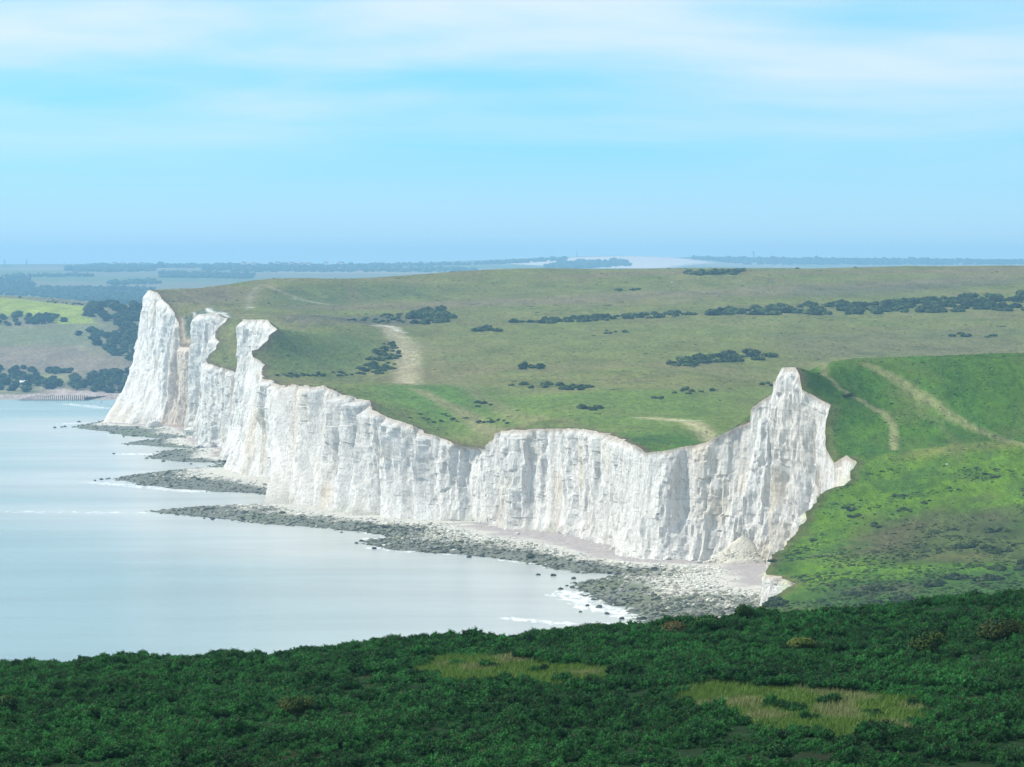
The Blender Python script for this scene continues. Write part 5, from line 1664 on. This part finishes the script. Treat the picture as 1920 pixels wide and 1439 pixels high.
for k, (px, py) in enumerate([(144, 736), (155, 743), (164, 745), (182, 744), (172, 757), (190, 757), (203, 763)]):
    p = far_at(px, py); g0 = Vector(G(px, py, 0.6))
    if p is None or p.z < 0.2 or p.y > 3200: p = g0
    person(p, k % 3, k * 1.3, 'tiny walker on the shingle of the far beach', 'walkers on the far beach')
person(at(185, 793, beach_bvh) or Vector(G(185, 793, 1.0)), 0, 1.0, 'lone walker on the shingle at the foot of the tallest headland')
for k, px in enumerate((1441, 1446, 1450, 1454)):
    person(at(px, 530 + 0.3 * k), [0, 2, 1, 1][k], 1.5, 'walker in the small party crossing the high downs', 'walkers on the high downs')
person(at(728, 609), 2, 0.5, 'walker in red at the head of the chalk track')
person(at(723, 610), 0, 0.7, 'walker in dark clothes at the head of the chalk track')
p = at(1260, 530)
if p:
    o = bpy.data.objects.new('boulder', pale_b[1]); COL.objects.link(o); o.location = p; o.scale = (1.0, 0.8, 0.9)
    tag(o, 'white stone gleaming on the high downs', 'boulder')

bw_, bb_ = P(43, 785, 1500), None
gull = empty('gull', bw_, 0.6, 1.0)
mb = NT('gull_plumage', 0.8, 0.1).color((0.30, 0.30, 0.31)).m
bd = taper('body', [(0, 0, 0, 0.02), (0.0, 0.0, 0.12, 0.075), (0, 0, 0.28, 0.085), (0, 0, 0.42, 0.05), (0, 0, 0.50, 0.045), (0, 0, 0.56, 0.012)], mb, 8, gull)
bd.rotation_euler = (math.radians(82), 0, 0)
for s_ in (-1, 1):
    V = [(0.05 * s_, -0.16, 0.02), (0.05 * s_, -0.34, 0.02), (0.36 * s_, -0.22, 0.16), (0.34 * s_, -0.40, 0.15), (0.72 * s_, -0.12, 0.05), (0.62 * s_, -0.26, 0.07)]
    V += [(x, y, z + 0.02) for x, y, z in V]
    Q = [(0, 1, 3, 2), (2, 3, 5, 4), (6, 8, 9, 7), (8, 10, 11, 9), (0, 2, 8, 6), (2, 4, 10, 8), (1, 7, 9, 3), (3, 9, 11, 5), (4, 5, 11, 10)]
    mesh_np('wing', V, Q, mb, False, None, gull)
mesh_np('tail', [(-0.04, 0.02, 0), (0.04, 0.02, 0), (0.07, 0.16, 0.0), (-0.07, 0.16, 0.0), (-0.04, 0.02, 0.015), (0.04, 0.02, 0.015), (0.07, 0.16, 0.01), (-0.07, 0.16, 0.01)], [(0, 1, 2, 3), (7, 6, 5, 4), (0, 4, 5, 1), (2, 6, 7, 3)], mb, False, None, gull)
tag(gull, 'grey gull gliding over the water', 'gull')

# ------------------------------------------------------------------ haze
hm = bpy.data.materials.new('haze'); hm.use_nodes = True
hn = hm.node_tree.nodes; hn.clear()
ho = hn.new('ShaderNodeOutputMaterial'); hv = hn.new('ShaderNodeVolumePrincipled')
hv.inputs['Color'].default_value = (0.34, 0.66, 1.0, 1)
hv.inputs['Density'].default_value = 0.95e-4
hv.inputs['Anisotropy'].default_value = 0.0
hm.node_tree.links.new(hv.outputs[0], ho.inputs['Volume'])
bm = bmesh.new(); bmesh.ops.create_cube(bm, size=1.0)
me = bpy.data.meshes.new('haze'); 
for q in bm.verts: q.co = Vector((q.co.x * 12000, 9750 + q.co.y * 20000, 88 + q.co.z * 182))
bm.to_mesh(me); bm.free(); me.materials.append(hm)
haze = bpy.data.objects.new('haze', me); COL.objects.link(haze)
tag(haze, 'thin blue sea haze over the whole coast', 'haze', kind='stuff')
